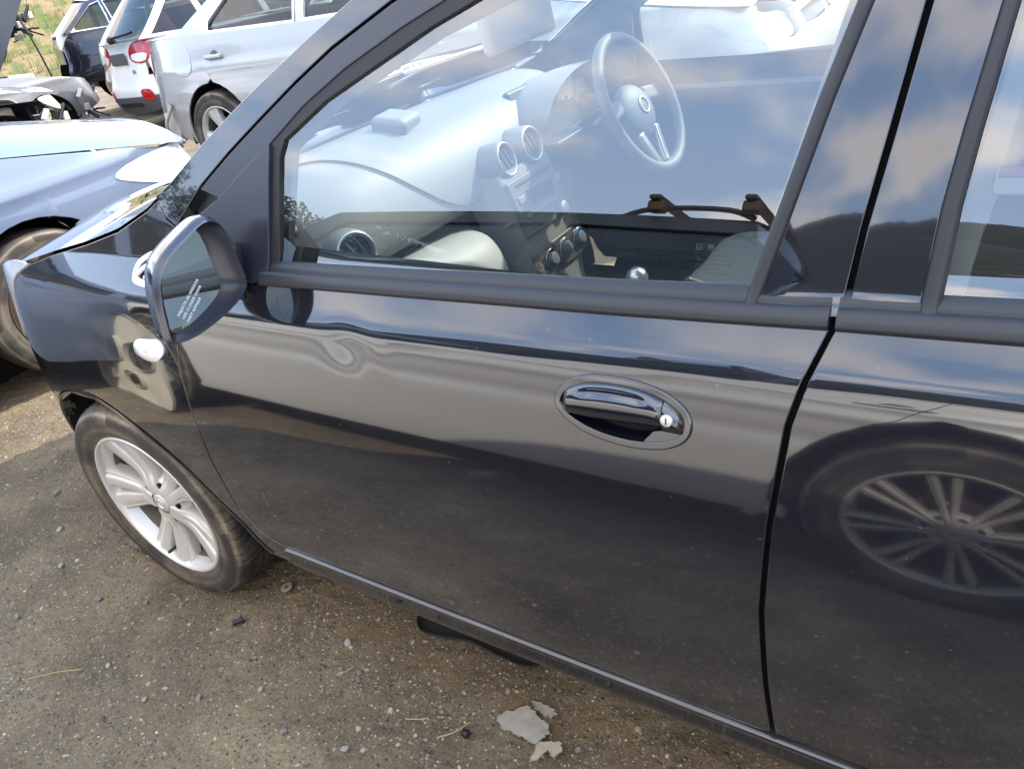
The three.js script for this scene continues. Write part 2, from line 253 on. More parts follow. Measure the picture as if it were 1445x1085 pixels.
// ------------------------------------------------------------------ ground, hills
const groundY = (x, z) => 0.030 * (fbm(x * 0.5 + 3, z * 0.5, 1, 3) - 0.5) * smooth(1.2, 3, Math.hypot(x - 0.2, z - 0.9));
{
  const g = new THREE.MeshStandardMaterial({ map: rep(dirt.map, 1), bumpMap: rep(dirt.bump, 1), bumpScale: 0.011, roughness: 0.95 });
  const P = [], UV = [], I = [], rs = [0, 0.4, 0.8, 1.2, 1.8, 2.6, 3.6, 5, 7, 10, 14, 20, 30, 45, 70, 110, 180, 320, 700, 1600], n = 96;
  rs.forEach((r) => { for (let k = 0; k <= n; k++) { const a = k / n * 2 * Math.PI, x = -1 + r * Math.cos(a), z = r * Math.sin(a); P.push(x, groundY(x, z) - 0.004, z); UV.push(x / 2.4 + 0.03 * Math.sin(z * 0.21), z / 2.4); } });
  for (let j = 0; j < rs.length - 1; j++) for (let k = 0; k < n; k++) { const a = j * (n + 1) + k, b = a + 1, c = a + n + 1, d = c + 1; I.push(a, b, c, b, d, c); }
  struct('ground', geo(P, null, UV, I), g);
  // finely broken dirt where the photograph is close to it
  const bump = (x, z) => { const c = Math.abs(fbm(x * 4.2 + 3, z * 4.2, 15, 3) - 0.5); return 0.014 * (fbm(x * 3.1, z * 3.1, 5, 4) - 0.5) + 0.0065 * (fbm(x * 15, z * 15, 8, 3) - 0.5) + 0.0045 * smooth(0.52, 0.74, fbm(x * 34, z * 34, 2, 2)) + 0.0038 * (fbm(x * 75, z * 75, 6, 2) - 0.5) - 0.006 * smooth(0.012, 0.0, c) * smooth(0.5, 0.62, fbm(x * 1.6, z * 1.6, 21, 2)); };
  const e = (x, z) => smooth(-2.4, -2.2, x) * smooth(2.1, 1.9, x) * smooth(0.05, 0.25, z) * smooth(2.0, 1.8, z);
  struct('dirt_ground', grid(680, 300, (u, v) => { const x = lerp(-2.4, 2.1, u), z = lerp(0.05, 2.0, v); return [x, groundY(x, z) + 0.002 + (bump(x, z) + 0.004) * e(x, z) - 0.007 * (1 - e(x, z)), z]; }, true, [4.5 / 2.4, 1.95 / 2.4]), g);
  const R = rng(77), tmp = new THREE.Object3D(), col = new THREE.Color();
  const rock = (s) => { const q = new THREE.IcosahedronGeometry(1, 1), p = q.attributes.position; for (let i = 0; i < p.count; i++) { const x = p.getX(i), y = p.getY(i), z = p.getZ(i), k = 0.72 + 0.5 * noise(x * 1.4 + s, y * 1.4, z * 1.4); p.setXYZ(i, x * k, y * k * 0.62, z * k * 0.85); } q.computeVertexNormals(); return q; };
  const mat = new THREE.MeshStandardMaterial({ color: 0xffffff, roughness: 0.9 });
  for (const [n, s, r0, r1, pw] of [[70000, 3, 0.0010, 0.0040, 1.9], [1500, 9, 0.0025, 0.0070, 3.0]]) {
    const im = new THREE.InstancedMesh(rock(s), mat, n); im.name = numbered('gravel'); im.userData = { kind: 'stuff', label: 'fine pale gravel scattered over the brown yard dirt', category: 'gravel' };
    for (let i = 0; i < n; i++) {
      let x, z; do { x = lerp(-2.2, 1.9, R()); z = lerp(0.25, 1.75, R()); } while (fbm(x * 2.3, z * 2.3, 12, 3) < 0.25 + 0.45 * R());
      const r = lerp(r0, r1, Math.pow(R(), pw)); tmp.position.set(x, groundY(x, z) + 0.004 + bump(x, z) + r * 0.25, z); tmp.rotation.set(R() * 0.8, R() * 6.3, R() * 0.8); tmp.scale.set(r, r, r); tmp.updateMatrix(); im.setMatrixAt(i, tmp.matrix);
      const q = R(), t = 0.45 + 0.95 * R(); col.setRGB(0.19 * t, 0.162 * t, 0.128 * t); if (q > 0.975) col.setRGB(0.34 * t, 0.42 * t, 0.36 * t); else if (q > 0.90) col.setRGB(0.30 * t, 0.27 * t, 0.22 * t); else if (q > 0.78) col.setRGB(0.10 * t, 0.09 * t, 0.08 * t); im.setColorAt(i, col);
    }
    im.castShadow = im.receiveShadow = true; scene.add(im);
  }
}
const grassCol = dataTex(512, 512, (i, j) => { const u = i / 512, v = j / 512, n = periodic(u, v, 9, 3, 5), t = smooth(0.4, 0.62, n), k = 0.75 + 0.5 * hash3(i, j, 5); return [lerp(140, 100, t) * k, lerp(120, 106, t) * k, lerp(88, 58, t) * k]; });
const woodCol = dataTex(512, 512, (i, j) => { const u = i / 512, v = j / 512, n = periodic(u, v, 14, 6, 5), k = 0.6 + 0.7 * periodic(u, v, 70, 8, 2); return [lerp(36, 58, n) * k, lerp(42, 60, n) * k, lerp(40, 54, n) * k]; });
function ridge(name, d, a0, a1, height, thick, mat, seed, bumps) {
  return struct(name, grid(360, 10, (u, v) => { const a = lerp(a0, a1, u), x = Math.cos(a), z = Math.sin(a); const h = height(a) * Math.sin(v * Math.PI / 2) * (1 + 0.0 * v) + bumps * (fbm(u * 140 + seed, v * 9, seed, 3) - 0.5) * Math.min(1, v * 2); return [x * (d + thick * v), Math.max(-1, h - 1), z * (d + thick * v)]; }, false, [60, 5]), mat);
}
const woodMat = new THREE.MeshStandardMaterial({ map: woodCol, roughness: 1 });
ridge('hills', 300, -0.2, 3.5, (a) => 46 + 108 * Math.exp(-(((a - 1.68) / 0.50) ** 2)) + 26 * fbm(a * 3.1 + 4, 2, 1, 3), 260, woodMat, 3, 7);
ridge('far_hills', 800, -0.3, 3.6, (a) => 105 + 290 * Math.exp(-(((a - 1.66) / 0.60) ** 2)) + 50 * fbm(a * 2.5 + 9, 5, 1, 3), 500, woodMat, 8, 14);
ridge('low_hills', 420, 3.4, 6.2, (a) => 16 + 18 * fbm(a * 2.1, 7, 1, 3), 260, woodMat, 12, 5);

// ------------------------------------------------------------------ the near car: a dark navy five-door hatchback, nose towards -x, left side at +z
const S0 = (() => {
  const ys = [0.10, 0.20, 0.24, 0.30, 0.40, 0.46, 0.60, 0.70, 0.80, 0.868, 0.886, 0.90, 0.940, 0.953, 1.2, 1.45], ms = [0.30, 0.24, 0.19, 0.135, 0.065, 0.025, -0.06, -0.132, -0.20, -0.24, -0.62, -0.72, -0.70, -0.34, -0.40, -0.52];
  const tab = ys.map((y, i) => [y, ms[i]]), d = 0.002, z = [0], m = []; for (let i = 0; i < 800; i++) m.push(pl(tab, 0.05 + i * d)); for (let i = 1; i < 800; i++) z.push(z[i - 1] + (m[i - 1] + m[i]) / 2 * d);
  const f = (y) => { const t = clamp((y - 0.05) / d, 0, 798.99), i = Math.floor(t), s = (t - i) * d; return z[i] + m[i] * s + (m[i + 1] - m[i]) * s * s / (2 * d); }; const o = 0.842 - f(0.46); return (y) => f(y) + o;
})();
const creaseOff = [[-0.5, -0.022], [0.3, -0.022], [0.95, -0.018], [1.285, -0.007], [1.484, 0.001], [1.7, 0.005], [2.6, 0.012], [3.2, 0.012]];
function S(x, y) { // half width of the body at x, y
  const f = Math.max(0.45 - x, 0), g = Math.max(-0.2 - x, 0), r = Math.max(x - 2.1, 0);
  return S0(y - sp(creaseOff, x)) - 0.05 * f * f - 0.85 * g * g - 0.11 * r * r;
}
const dent = (x, y) => -0.0026 * Math.exp(-(((x - 0.838) / 0.040) ** 2) - (((y - 0.835) / 0.032) ** 2)) + 0.0007 * Math.exp(-(((x - 0.90) / 0.03) ** 2) - (((y - 0.82) / 0.03) ** 2)) + 0.0006 * (fbm(x * 2.4, y * 3.5, 4, 2) - 0.5);
const SM = (x, y) => [x, y, S(x, y)], SMd = (x, y) => [x, y, S(x, y) + dent(x, y)];
const at3 = (x, y, o = 0, side = 1) => { const e = 0.003, a = (S(x + e, y) - S(x - e, y)) / (2 * e), b = (S(x, y + e) - S(x, y - e)) / (2 * e), l = Math.hypot(a, b, 1); return [x - a / l * o, y - b / l * o, (S(x, y) + o / l) * side]; };
const nAt = (x, y, side = 1) => { const p = at3(x, y, 0, side), q = at3(x, y, 1, side); return [q[0] - p[0], q[1] - p[1], q[2] - p[2]]; };

const car = thing('hatchback', 'near-black navy hatchback filling the frame, with a dented front door and dusty sill', 'car');
const arch = [[-0.372, 0.30], [-0.368, 0.38], [-0.335, 0.46], [-0.25, 0.545], [-0.153, 0.588], [-0.02, 0.594], [0.134, 0.546], [0.255, 0.481], [0.332, 0.41], [0.382, 0.357], [0.402, 0.318], [0.430, 0.286]];
const gapF = [[0.398, 0.80], [0.381, 0.71], [0.379, 0.632], [0.384, 0.533], [0.399, 0.418], [0.440, 0.356]];
const gapB = [[1.478, 0.344], [1.470, 0.455], [1.465, 0.578], [1.471, 0.706], [1.484, 0.831], [1.496, 0.878], [1.514, 0.925]];
const line2 = [[0.54, 1.03], [0.59, 1.062], [0.655, 1.099], [0.748, 1.157], [0.838, 1.2], [0.943, 1.239], [1.06, 1.276], [1.2, 1.308], [1.38, 1.334], [1.574, 1.345]];
const glassTop = [[0.703, 1.114], [0.793, 1.161], [0.9, 1.201], [0.991, 1.235], [1.08, 1.262], [1.2, 1.289], [1.38, 1.315], [1.533, 1.322]];
const gapA = [[0.43, 1.005], [0.485, 1.05], [0.567, 1.100], [0.65, 1.146], [0.734, 1.191], [0.81, 1.228], [0.924, 1.272], [1.05, 1.310], [1.2, 1.342], [1.38, 1.368], [1.6, 1.382], [2.0, 1.382], [2.4, 1.35], [2.7, 1.27]];
const pillarOut = [[0.352, 1.03], [0.40, 1.052], [0.491, 1.106], [0.578, 1.152], [0.654, 1.190], [0.766, 1.242], [0.859, 1.282], [0.98, 1.326], [1.12, 1.368], [1.3, 1.402], [1.6, 1.425], [2.1, 1.425], [2.5, 1.39], [2.86, 1.30]];
const noHoles = [];
const handleOut = smoothPoly([[1.2105, 0.812], [1.222, 0.832], [1.25, 0.846], [1.29, 0.850], [1.33, 0.847], [1.362, 0.836], [1.380, 0.818], [1.378, 0.798], [1.358, 0.782], [1.32, 0.774], [1.28, 0.775], [1.245, 0.783], [1.22, 0.797]], 4);
const hood = (x) => pl([[-0.9, 0.70], [-0.78, 0.745], [-0.5, 0.82], [-0.25, 0.877], [-0.062, 0.914], [0.072, 0.938], [0.205, 0.968], [0.314, 1.006], [0.40, 1.05]], x);
const U = { uv: navyUV };
for (const side of [1, -1]) {
  const near = side === 1, cell = near ? 0.022 : 0.05, q = (o = {}) => ({ cell, side, ...U, ...o });
  // front fender
  const fender = mesh('front_fender', panel([[0.405, 0.978], [0.372, 0.992], [0.352, 1.022], [0.314, 1.003], [0.205, 0.964], [0.072, 0.934], [-0.062, 0.910], [-0.18, 0.884], [-0.235, 0.862], [-0.285, 0.82], [-0.325, 0.765], [-0.352, 0.70], [-0.365, 0.62], [-0.38, 0.45], ...arch, [0.505, 0.283], [0.502, 0.333], [0.462, 0.340], [0.434, 0.354], ...gapF.slice(0, -1).reverse().map(([a, b]) => [a - 0.0045, b])], (x, y) => [x, y, S(x, y) + 0.0022 * (fbm(x * 6 + 2, y * 6, 9, 2) - 0.5)], q({ cell: near ? 0.018 : 0.05, depth: 0.02 })), M.navy, car);
  mesh('wheel_arch_lip', sweep(smoothPoly(arch, 6, false).map(([x, y]) => ({ p: at3(x, y, 0.0005, side), o: nAt(x, y, side), u: [0, 0, 0] })).map((f, i, a) => { const b = a[Math.min(i + 1, a.length - 1)], c = a[Math.max(i - 1, 0)]; const t = V(b.p).sub(V(c.p)).normalize(), u = t.clone().cross(V(f.o)).normalize(); if (u.dot(V([-(f.p[0]), 0.29 - f.p[1], 0])) > 0) u.negate(); f.u = u.toArray(); return f; }), [[-0.03, 0.0], [0.001, -0.001], [0.0025, 0.004], [0.001, 0.010]], false, false), M.navyClean, fender);
  if (near) {
    const lamp = mesh('indicator', panel(smoothPoly([[0.240, 0.752], [0.262, 0.779], [0.300, 0.785], [0.336, 0.783], [0.345, 0.765], [0.318, 0.744], [0.28, 0.740]], 3), (a, b) => { const p = at3(a, b, 0.004 + 0.011 * Math.max(0, 1 - ((a - 0.292) / 0.055) ** 2 - ((b - 0.763) / 0.026) ** 2)); return p; }, { cell: 0.006, depth: 0.012 }), M.clearPlastic, fender);
    mesh('indicator_bulb', put(new THREE.SphereGeometry(0.010, 12, 10), at3(0.30, 0.765, 0.010), [0, 0, 0], [1.6, 1, 0.6]), phys({ color: lin(0.75, 0.60, 0.57), roughness: 0.3 }), fender);
    // the side vent behind the wheel: pale surround, slots between bars
    const vo = smoothPoly([[0.268, 0.888], [0.272, 0.912], [0.30, 0.929], [0.345, 0.940], [0.385, 0.935], [0.39, 0.905], [0.36, 0.886], [0.31, 0.880]], 3), vi = vo.map(([a, b]) => [0.33 + (a - 0.33) * 0.80, 0.910 + (b - 0.910) * 0.70]);
    mesh('vent_frame', panel(vo, (a, b) => at3(a, b, 0.005), { cell: 0.01, holes: [vi], depth: 0.008 }), M.clearPlastic, fender);
    mesh('vent_backing', panel(vi, (a, b) => at3(a, b, 0.001), { cell: 0.02, depth: 0 }), M.gap, fender);
    for (const [a0, b0, a1, b1] of [[0.285, 0.898, 0.335, 0.922], [0.31, 0.893, 0.362, 0.922], [0.34, 0.893, 0.375, 0.915]]) mesh('vent_bar', tube([at3(a0, b0, 0.004), at3((a0 + a1) / 2, (b0 + b1) / 2, 0.007), at3(a1, b1, 0.004)], 0.0045, 8, 6), M.clearPlastic, fender);
  }
  mesh('headlight', panel(smoothPoly([[-0.190, 0.884], [-0.24, 0.862], [-0.290, 0.82], [-0.33, 0.765], [-0.360, 0.70], [-0.46, 0.665], [-0.62, 0.66], [-0.76, 0.66], [-0.78, 0.70], [-0.60, 0.785], [-0.40, 0.855], [-0.27, 0.885]], 3), (a, b) => at3(a, b, 0.004), q({ depth: 0.02 })), phys({ color: lin(0.46, 0.46, 0.47), roughness: 0.16, clearcoat: 1 }), car);
  // bumper corner
  mesh('front_bumper', panel([[-0.37, 0.62], [-0.356, 0.69], [-0.46, 0.655], [-0.62, 0.65], [-0.80, 0.65], [-0.80, 0.20], [-0.50, 0.20], [-0.385, 0.26], [-0.378, 0.33], [-0.385, 0.44]], SM, q({ cell: 0.04 })), M.navyClean, car);
  // doors
  const cutF = [[1.30, 0.81]];
  const dl = [[0.498, 0.338], [0.70, 0.341], [0.95, 0.342], [1.2, 0.341], [1.436, 0.339], [1.466, 0.340], ...gapB, [1.514, 0.945], [0.62, 0.93], [0.45, 0.93], [0.408, 0.972], [0.402, 0.90], ...gapF, [0.462, 0.345]];
  const door = mesh('front_door', panel(dl, near ? SMd : SM, q({ cell: near ? 0.012 : 0.05, holes: near ? [handleOut] : noHoles, depth: 0.018 })), M.navy, car);
  const dr = [[1.4875, 0.345], [1.4795, 0.455], [1.4745, 0.578], [1.4805, 0.706], [1.4935, 0.831], [1.5055, 0.878], [1.523, 0.925], [1.524, 0.945], [2.30, 0.965], [2.34, 0.90], [2.30, 0.80], [2.18, 0.66], [2.10, 0.50], [2.08, 0.345]];
  const rdoor = mesh('rear_door', panel(dr, SM, q({ cell: near ? 0.018 : 0.05, depth: 0.018 })), M.navy, car);
  // upper door frames, seals, glass
  const strip = (a, b) => [...a, ...b.slice().reverse()];
  mesh('window_frame', panel(strip(gapA.slice(1, 11).map(([a, b]) => [a + 0.003, b - 0.006]), line2.slice(0, -1).concat([[1.574, 1.345]])), (a, b) => at3(a, b, 0.001), q({ cell: 0.02, depth: 0.012 })), M.navySatin, door);
  mesh('window_seal', panel(strip(line2.slice(2), glassTop), (a, b) => at3(a, b, -0.001), q({ cell: 0.02, depth: 0.01 })), M.rubber, door);
  mesh('window_seal', panel([[0.657, 0.925], [0.674, 0.927], [0.690, 1.09], [0.703, 1.114], [0.676, 1.108]], (a, b) => at3(a, b, -0.0005), q({ depth: 0.01 })), M.rubber, door);
  mesh('sail_panel', panel([[0.425, 0.975], [0.445, 0.925], [0.62, 0.905], [0.655, 0.917], [0.674, 1.106], [0.655, 1.097], [0.59, 1.059], [0.538, 1.027], [0.455, 0.990]], (a, b) => at3(a, b, 0.006), q({ cell: 0.03, depth: 0.012 })), M.navySatin, door);
  const pane = mesh('window_pane', panel([[0.668, 0.915], [0.690, 1.10], ...glassTop, [1.520, 1.262], [1.505, 1.207], [1.480, 1.128], [1.454, 1.035], [1.426, 0.943], [1.418, 0.92]], (a, b) => at3(a, b, -0.006), q({ cell: 0.05, depth: 0 })), M.glass, door);
  mesh('glass_edge', panel([[0.672, 0.9275], [0.672, 0.9295], [1.43, 0.9535], [1.43, 0.951]], (a, b) => at3(a, b, -0.0045), q({ cell: 0.05, depth: 0.004 })), M.glassEdge, door);
  const tb = [[1.426, 0.936], [1.454, 1.035], [1.480, 1.128], [1.505, 1.207], [1.535, 1.325]], tb2 = [[1.442, 0.936], [1.470, 1.035], [1.496, 1.128], [1.521, 1.207], [1.550, 1.325]];
  const rail = (a, b, h) => grid(40, 8, (u, v) => { const k = u * (a.length - 1), i = Math.min(a.length - 2, Math.floor(k)), f = k - i, x = lerp(lerp(a[i][0], a[i + 1][0], f), lerp(b[i][0], b[i + 1][0], f), v), y = lerp(lerp(a[i][1], a[i + 1][1], f), lerp(b[i][1], b[i + 1][1], f), v); return at3(x, y, 0.0005 + h * Math.sqrt(Math.max(0, 1 - (2 * v - 1) ** 2)), side); }, side > 0);
  mesh('glass_run_trim', rail(tb, tb2, 0.006), M.trim, door);
  mesh('pillar_applique', panel([[1.443, 0.936], [1.4705, 1.035], [1.4965, 1.128], [1.5215, 1.207], [1.5505, 1.325], [1.574, 1.336], [1.560, 1.2], [1.545, 1.102], [1.531, 1.017], [1.5215, 0.936]], (a, b) => at3(a, b, 0.0015 + 0.0012 * (1 - ((a - 1.495 - (b - 1.05) * 0.25) / 0.06) ** 2)), q({ cell: 0.015, depth: 0.010 })), M.navyClean, door);
  const rb = [[1.590, 0.938], [1.597, 1.037], [1.605, 1.1], [1.619, 1.194], [1.640, 1.33]], rb2 = [[1.608, 0.938], [1.613, 1.037], [1.620, 1.1], [1.632, 1.194], [1.653, 1.33]];
  mesh('glass_run_trim', rail(rb, rb2, 0.006), M.trim, rdoor);
  mesh('pillar_applique', panel([[1.5305, 0.936], [1.540, 1.017], [1.554, 1.102], [1.569, 1.2], [1.585, 1.336], [1.639, 1.33], [1.6185, 1.194], [1.6045, 1.1], [1.5965, 1.037], [1.5895, 0.938]], (a, b) => at3(a, b, 0.0015 + 0.0010 * (1 - ((a - 1.575 - (b - 1.05) * 0.15) / 0.05) ** 2)), q({ cell: 0.015, depth: 0.010 })), M.navyClean, rdoor);
  mesh('window_frame', panel([[1.578, 1.336], [1.578, 1.374], [2.0, 1.374], [2.36, 1.34], [2.32, 1.29], [2.0, 1.325], [1.64, 1.33]], (a, b) => at3(a, b, 0.001), q({ cell: 0.05 })), M.navySatin, rdoor);
  mesh('window_pane', panel([[1.606, 0.93], [1.613, 1.037], [1.620, 1.1], [1.632, 1.194], [1.650, 1.32], [2.0, 1.325], [2.30, 1.29], [2.36, 1.10], [2.36, 0.955]], (a, b) => at3(a, b, -0.006), q({ cell: 0.06, depth: 0 })), M.glass, rdoor);
  mesh('glass_edge', panel([[1.609, 0.9525], [1.609, 0.955], [2.3, 0.972], [2.3, 0.969]], (a, b) => at3(a, b, -0.0045), q({ cell: 0.05, depth: 0.004 })), M.glassEdge, rdoor);
  // the belt mouldings: a flat wiper lip above, a groove, a rounded bar below
  const sec = [[-0.020, 0.030], [-0.006, 0.0315], [-0.001, 0.0285], [0.0015, 0.018], [0.0022, 0.0135], [0.0005, 0.0115], [0.0040, 0.0100], [0.0066, 0.0050], [0.0074, -0.002], [0.0068, -0.0085], [0.0040, -0.0120], [0.0003, -0.0128], [-0.012, -0.012]];
  const mould = (x0, x1, parent) => { const n = 40, fr = []; for (let i = 0; i <= n; i++) { const x = lerp(x0, x1, i / n), y = pl([[0.6, 0.912], [0.95, 0.918], [1.28, 0.926], [1.51, 0.934], [1.7, 0.938], [2.35, 0.956]], x), o = nAt(x, y - 0.004, side), t = [1, 0.02, 0], u = V(t).cross(V(o)).normalize(); if (u.y < 0) u.negate(); fr.push({ p: at3(x, y, 0.0025, side), o, u: u.toArray() }); } return mesh('belt_moulding', sweep(fr, sec), M.trim, parent); };
  mould(0.640, 1.5150, door); mould(1.5222, 2.33, rdoor);
  // dark cavity behind the gaps, and the door's edge
  mesh('door_jamb', panel([[0.36, 0.36], [0.50, 0.325], [2.1, 0.33], [2.1, 0.93], [1.60, 0.94], [1.66, 1.36], [1.56, 1.375], [1.43, 0.94], [0.40, 0.97], [0.34, 1.0], [0.34, 0.8]], (a, b) => at3(a, b, -0.022), q({ cell: 0.06, depth: 0 })), M.gap, car);
  // rocker, quarter, pillar and roof rail
  const fr = []; for (let i = 0; i <= 48; i++) { const x = lerp(0.506, 2.12, i / 48), k = smooth(0.52, 0.44, x); fr.push({ p: [x, 0.338 - 0.0 * k, (S(x, 0.338)) * side], o: [0, 0, side], u: [0, 1, 0] }); }
  mesh('sill', sweep(fr, [[-0.05, -0.002], [-0.006, -0.0015], [0.0035, -0.002], [0.0062, -0.0045], [0.0070, -0.0085], [0.0048, -0.0125], [0.0035, -0.018], [0.0045, -0.032], [0.0035, -0.046], [-0.002, -0.055], [-0.02, -0.066], [-0.04, -0.085], [-0.10, -0.10], [-0.20, -0.10]]), M.navy, car);
  mesh('a_pillar', panel([...pillarOut, ...gapA.slice().reverse(), [0.405, 0.985], [0.376, 0.998]], (a, b) => at3(a, b, 0.001), q({ cell: 0.02, depth: 0.02 })), M.navyClean, car);
  mesh('rear_quarter', panel([[2.31, 0.966], [2.345, 0.90], [2.31, 0.80], [2.19, 0.66], [2.16, 0.55], [2.24, 0.59], [2.38, 0.64], [2.5, 0.645], [2.62, 0.61], [2.74, 0.52], [2.80, 0.38], [2.82, 0.25], [2.98, 0.25], [2.98, 0.90], [2.93, 1.05], [2.85, 1.29], [2.72, 1.262], [2.42, 1.345], [2.36, 1.33], [2.37, 1.10], [2.37, 0.97]], SM, q({ cell: 0.05, depth: 0.02 })), M.navyClean, car);
  // inner trims: door cards and pillars seen from inside
  mesh('door_card', panel([[0.44, 0.34], [1.47, 0.34], [1.50, 0.925], [0.46, 0.925]], (a, b) => at3(a, b, -0.075 + 0.02 * smooth(0.70, 0.66, b)), q({ cell: 0.05, depth: 0.02 })), M.dashDark, door);
  mesh('door_card', panel([[1.53, 0.34], [2.05, 0.34], [2.28, 0.93], [1.55, 0.93]], (a, b) => at3(a, b, -0.075), q({ cell: 0.06, depth: 0.02 })), M.dashDark, rdoor);
  mesh('pillar_trim', panel([[0.42, 1.0], [0.42, 1.06], [0.60, 1.158], [0.80, 1.252], [1.0, 1.322], [1.2, 1.37], [2.3, 1.38], [2.3, 1.33], [1.67, 1.335], [1.62, 0.94], [1.42, 0.94], [1.52, 1.322], [1.2, 1.292], [0.98, 1.235], [0.79, 1.164], [0.685, 1.105], [0.655, 0.93], [0.46, 0.93]], (a, b) => at3(a, b, -0.034), q({ cell: 0.04, depth: 0.012 })), M.greyPlastic, car);
  if (near) for (const c of [[[1.630, 0.878], [1.615, 0.870], [1.603, 0.864], [1.585, 0.853], [1.565, 0.846]]]) mesh('paint_crack', tube(c.map(([a, b]) => at3(a, b, 0.0001)), 0.00035, 16, 5), M.gap, rdoor);
  // wheel wells
  mesh('wheel_well', [put(new THREE.CylinderGeometry(0.385, 0.385, 0.34, 28, 1, true, 0, Math.PI), [0.01, 0.27, 0.62 * side], [Math.PI / 2, Math.PI / 2, 0].map((k) => k)), put(new THREE.CircleGeometry(0.385, 28), [0.01, 0.27, 0.46 * side])].map((g) => g), M.gap, car);
}
// bonnet, cowl, windscreen, roof, tail
{
  const edge = (x) => S(x, hood(x)) - 0.004;
  mesh('bonnet', grid(60, 50, (u, v) => { const x = lerp(-0.80, 0.375, v), f = u * 2 - 1, e = edge(x), z = f * e, a = Math.abs(f), cr = Math.exp(-(((a - 0.62) / 0.07) ** 2)); const xx = x + 0.10 * (1 - a * a) * smooth(0.1, 0.375, x) * -1; return [xx - 0.14 * (1 - a * a) * smooth(-0.45, -0.80, x), hood(x) + 0.004 + 0.058 * (1 - Math.pow(a, 2.6)) + 0.006 * cr, z]; }), M.navyClean, car);
  mesh('front_fascia', grid(24, 10, (u, v) => { const f = u * 2 - 1, y = lerp(0.20, 0.745, v); return [-0.80 - 0.14 * (1 - f * f), y, f * S(-0.80, Math.min(y, 0.65))]; }), M.navyClean, car);
  const wsL = [[0.352, 1.03], [0.40, 1.052], [0.491, 1.106], [0.578, 1.152], [0.654, 1.190], [0.766, 1.242], [0.859, 1.282], [0.98, 1.326], [1.12, 1.368]];
  const cv = (t) => { const k = t * (wsL.length - 1), i = Math.min(wsL.length - 2, Math.floor(k)), f = k - i; return [lerp(wsL[i][0], wsL[i + 1][0], f), lerp(wsL[i][1], wsL[i + 1][1], f)]; };
  mesh('windscreen', grid(36, 20, (u, v) => { const [x, y] = cv(v), f = u * 2 - 1, z = (S(x, y) - 0.004) * f; return [x - 0.15 * (1 - f * f), y + 0.012 * (1 - f * f), z]; }), M.glass, car);
  mesh('cowl', grid(24, 4, (u, v) => { const f = u * 2 - 1, x = lerp(0.20, 0.42, v); return [x - 0.13 * (1 - f * f), lerp(0.985, 1.02, v) + 0.012 * (1 - f * f), f * 0.715]; }), M.blackPlastic, car);
  const w1 = mesh('wiper', [tube([[0.22, 1.045, 0.42], [0.25, 1.060, 0.30], [0.24, 1.075, 0.05], [0.26, 1.08, -0.12]], 0.008, 20, 6), rbox(0.02, 0.012, 0.55, 0.004, [0.305, 1.082, 0.18], [0, 0.08, 0])], M.satinMetal, car);
  mesh('wiper', [tube([[0.22, 1.045, -0.1], [0.25, 1.065, -0.22], [0.26, 1.075, -0.45]], 0.008, 20, 6), rbox(0.02, 0.012, 0.5, 0.004, [0.31, 1.078, -0.34], [0, -0.08, 0])], M.satinMetal, car);
  const roofY = (x) => pl(pillarOut, x);
  mesh('roof', grid(24, 30, (u, v) => { const f = u * 2 - 1, x = lerp(1.12, 2.86, v), e = S(x, roofY(x)) - 0.002; return [x - 0.15 * (1 - f * f) * smooth(1.6, 1.12, x), roofY(x) + 0.012 * (1 - f * f) * 1 + 0.045 * (1 - f * f) * smooth(1.12, 1.7, x), f * e]; }), M.navyClean, car);
  mesh('headliner', grid(12, 16, (u, v) => { const f = u * 2 - 1, x = lerp(1.16, 2.78, v), e = S(x, roofY(x)) - 0.05; return [x - 0.13 * (1 - f * f) * smooth(1.6, 1.12, x), roofY(x) - 0.035 + 0.03 * (1 - f * f), f * e]; }), M.liner, car);
  mesh('tailgate', grid(20, 16, (u, v) => { const f = u * 2 - 1, y = lerp(0.25, 1.30, v), x = pl([[0.25, 2.98], [0.90, 2.98], [1.05, 2.93], [1.30, 2.85]], y); return [x + 0.07 * (1 - f * f), y, f * S(x, y)]; }, true), M.navyClean, car);
  mesh('underbody', rbox(3.3, 0.12, 1.30, 0.03, [1.15, 0.25, 0]), M.gap, car);
}

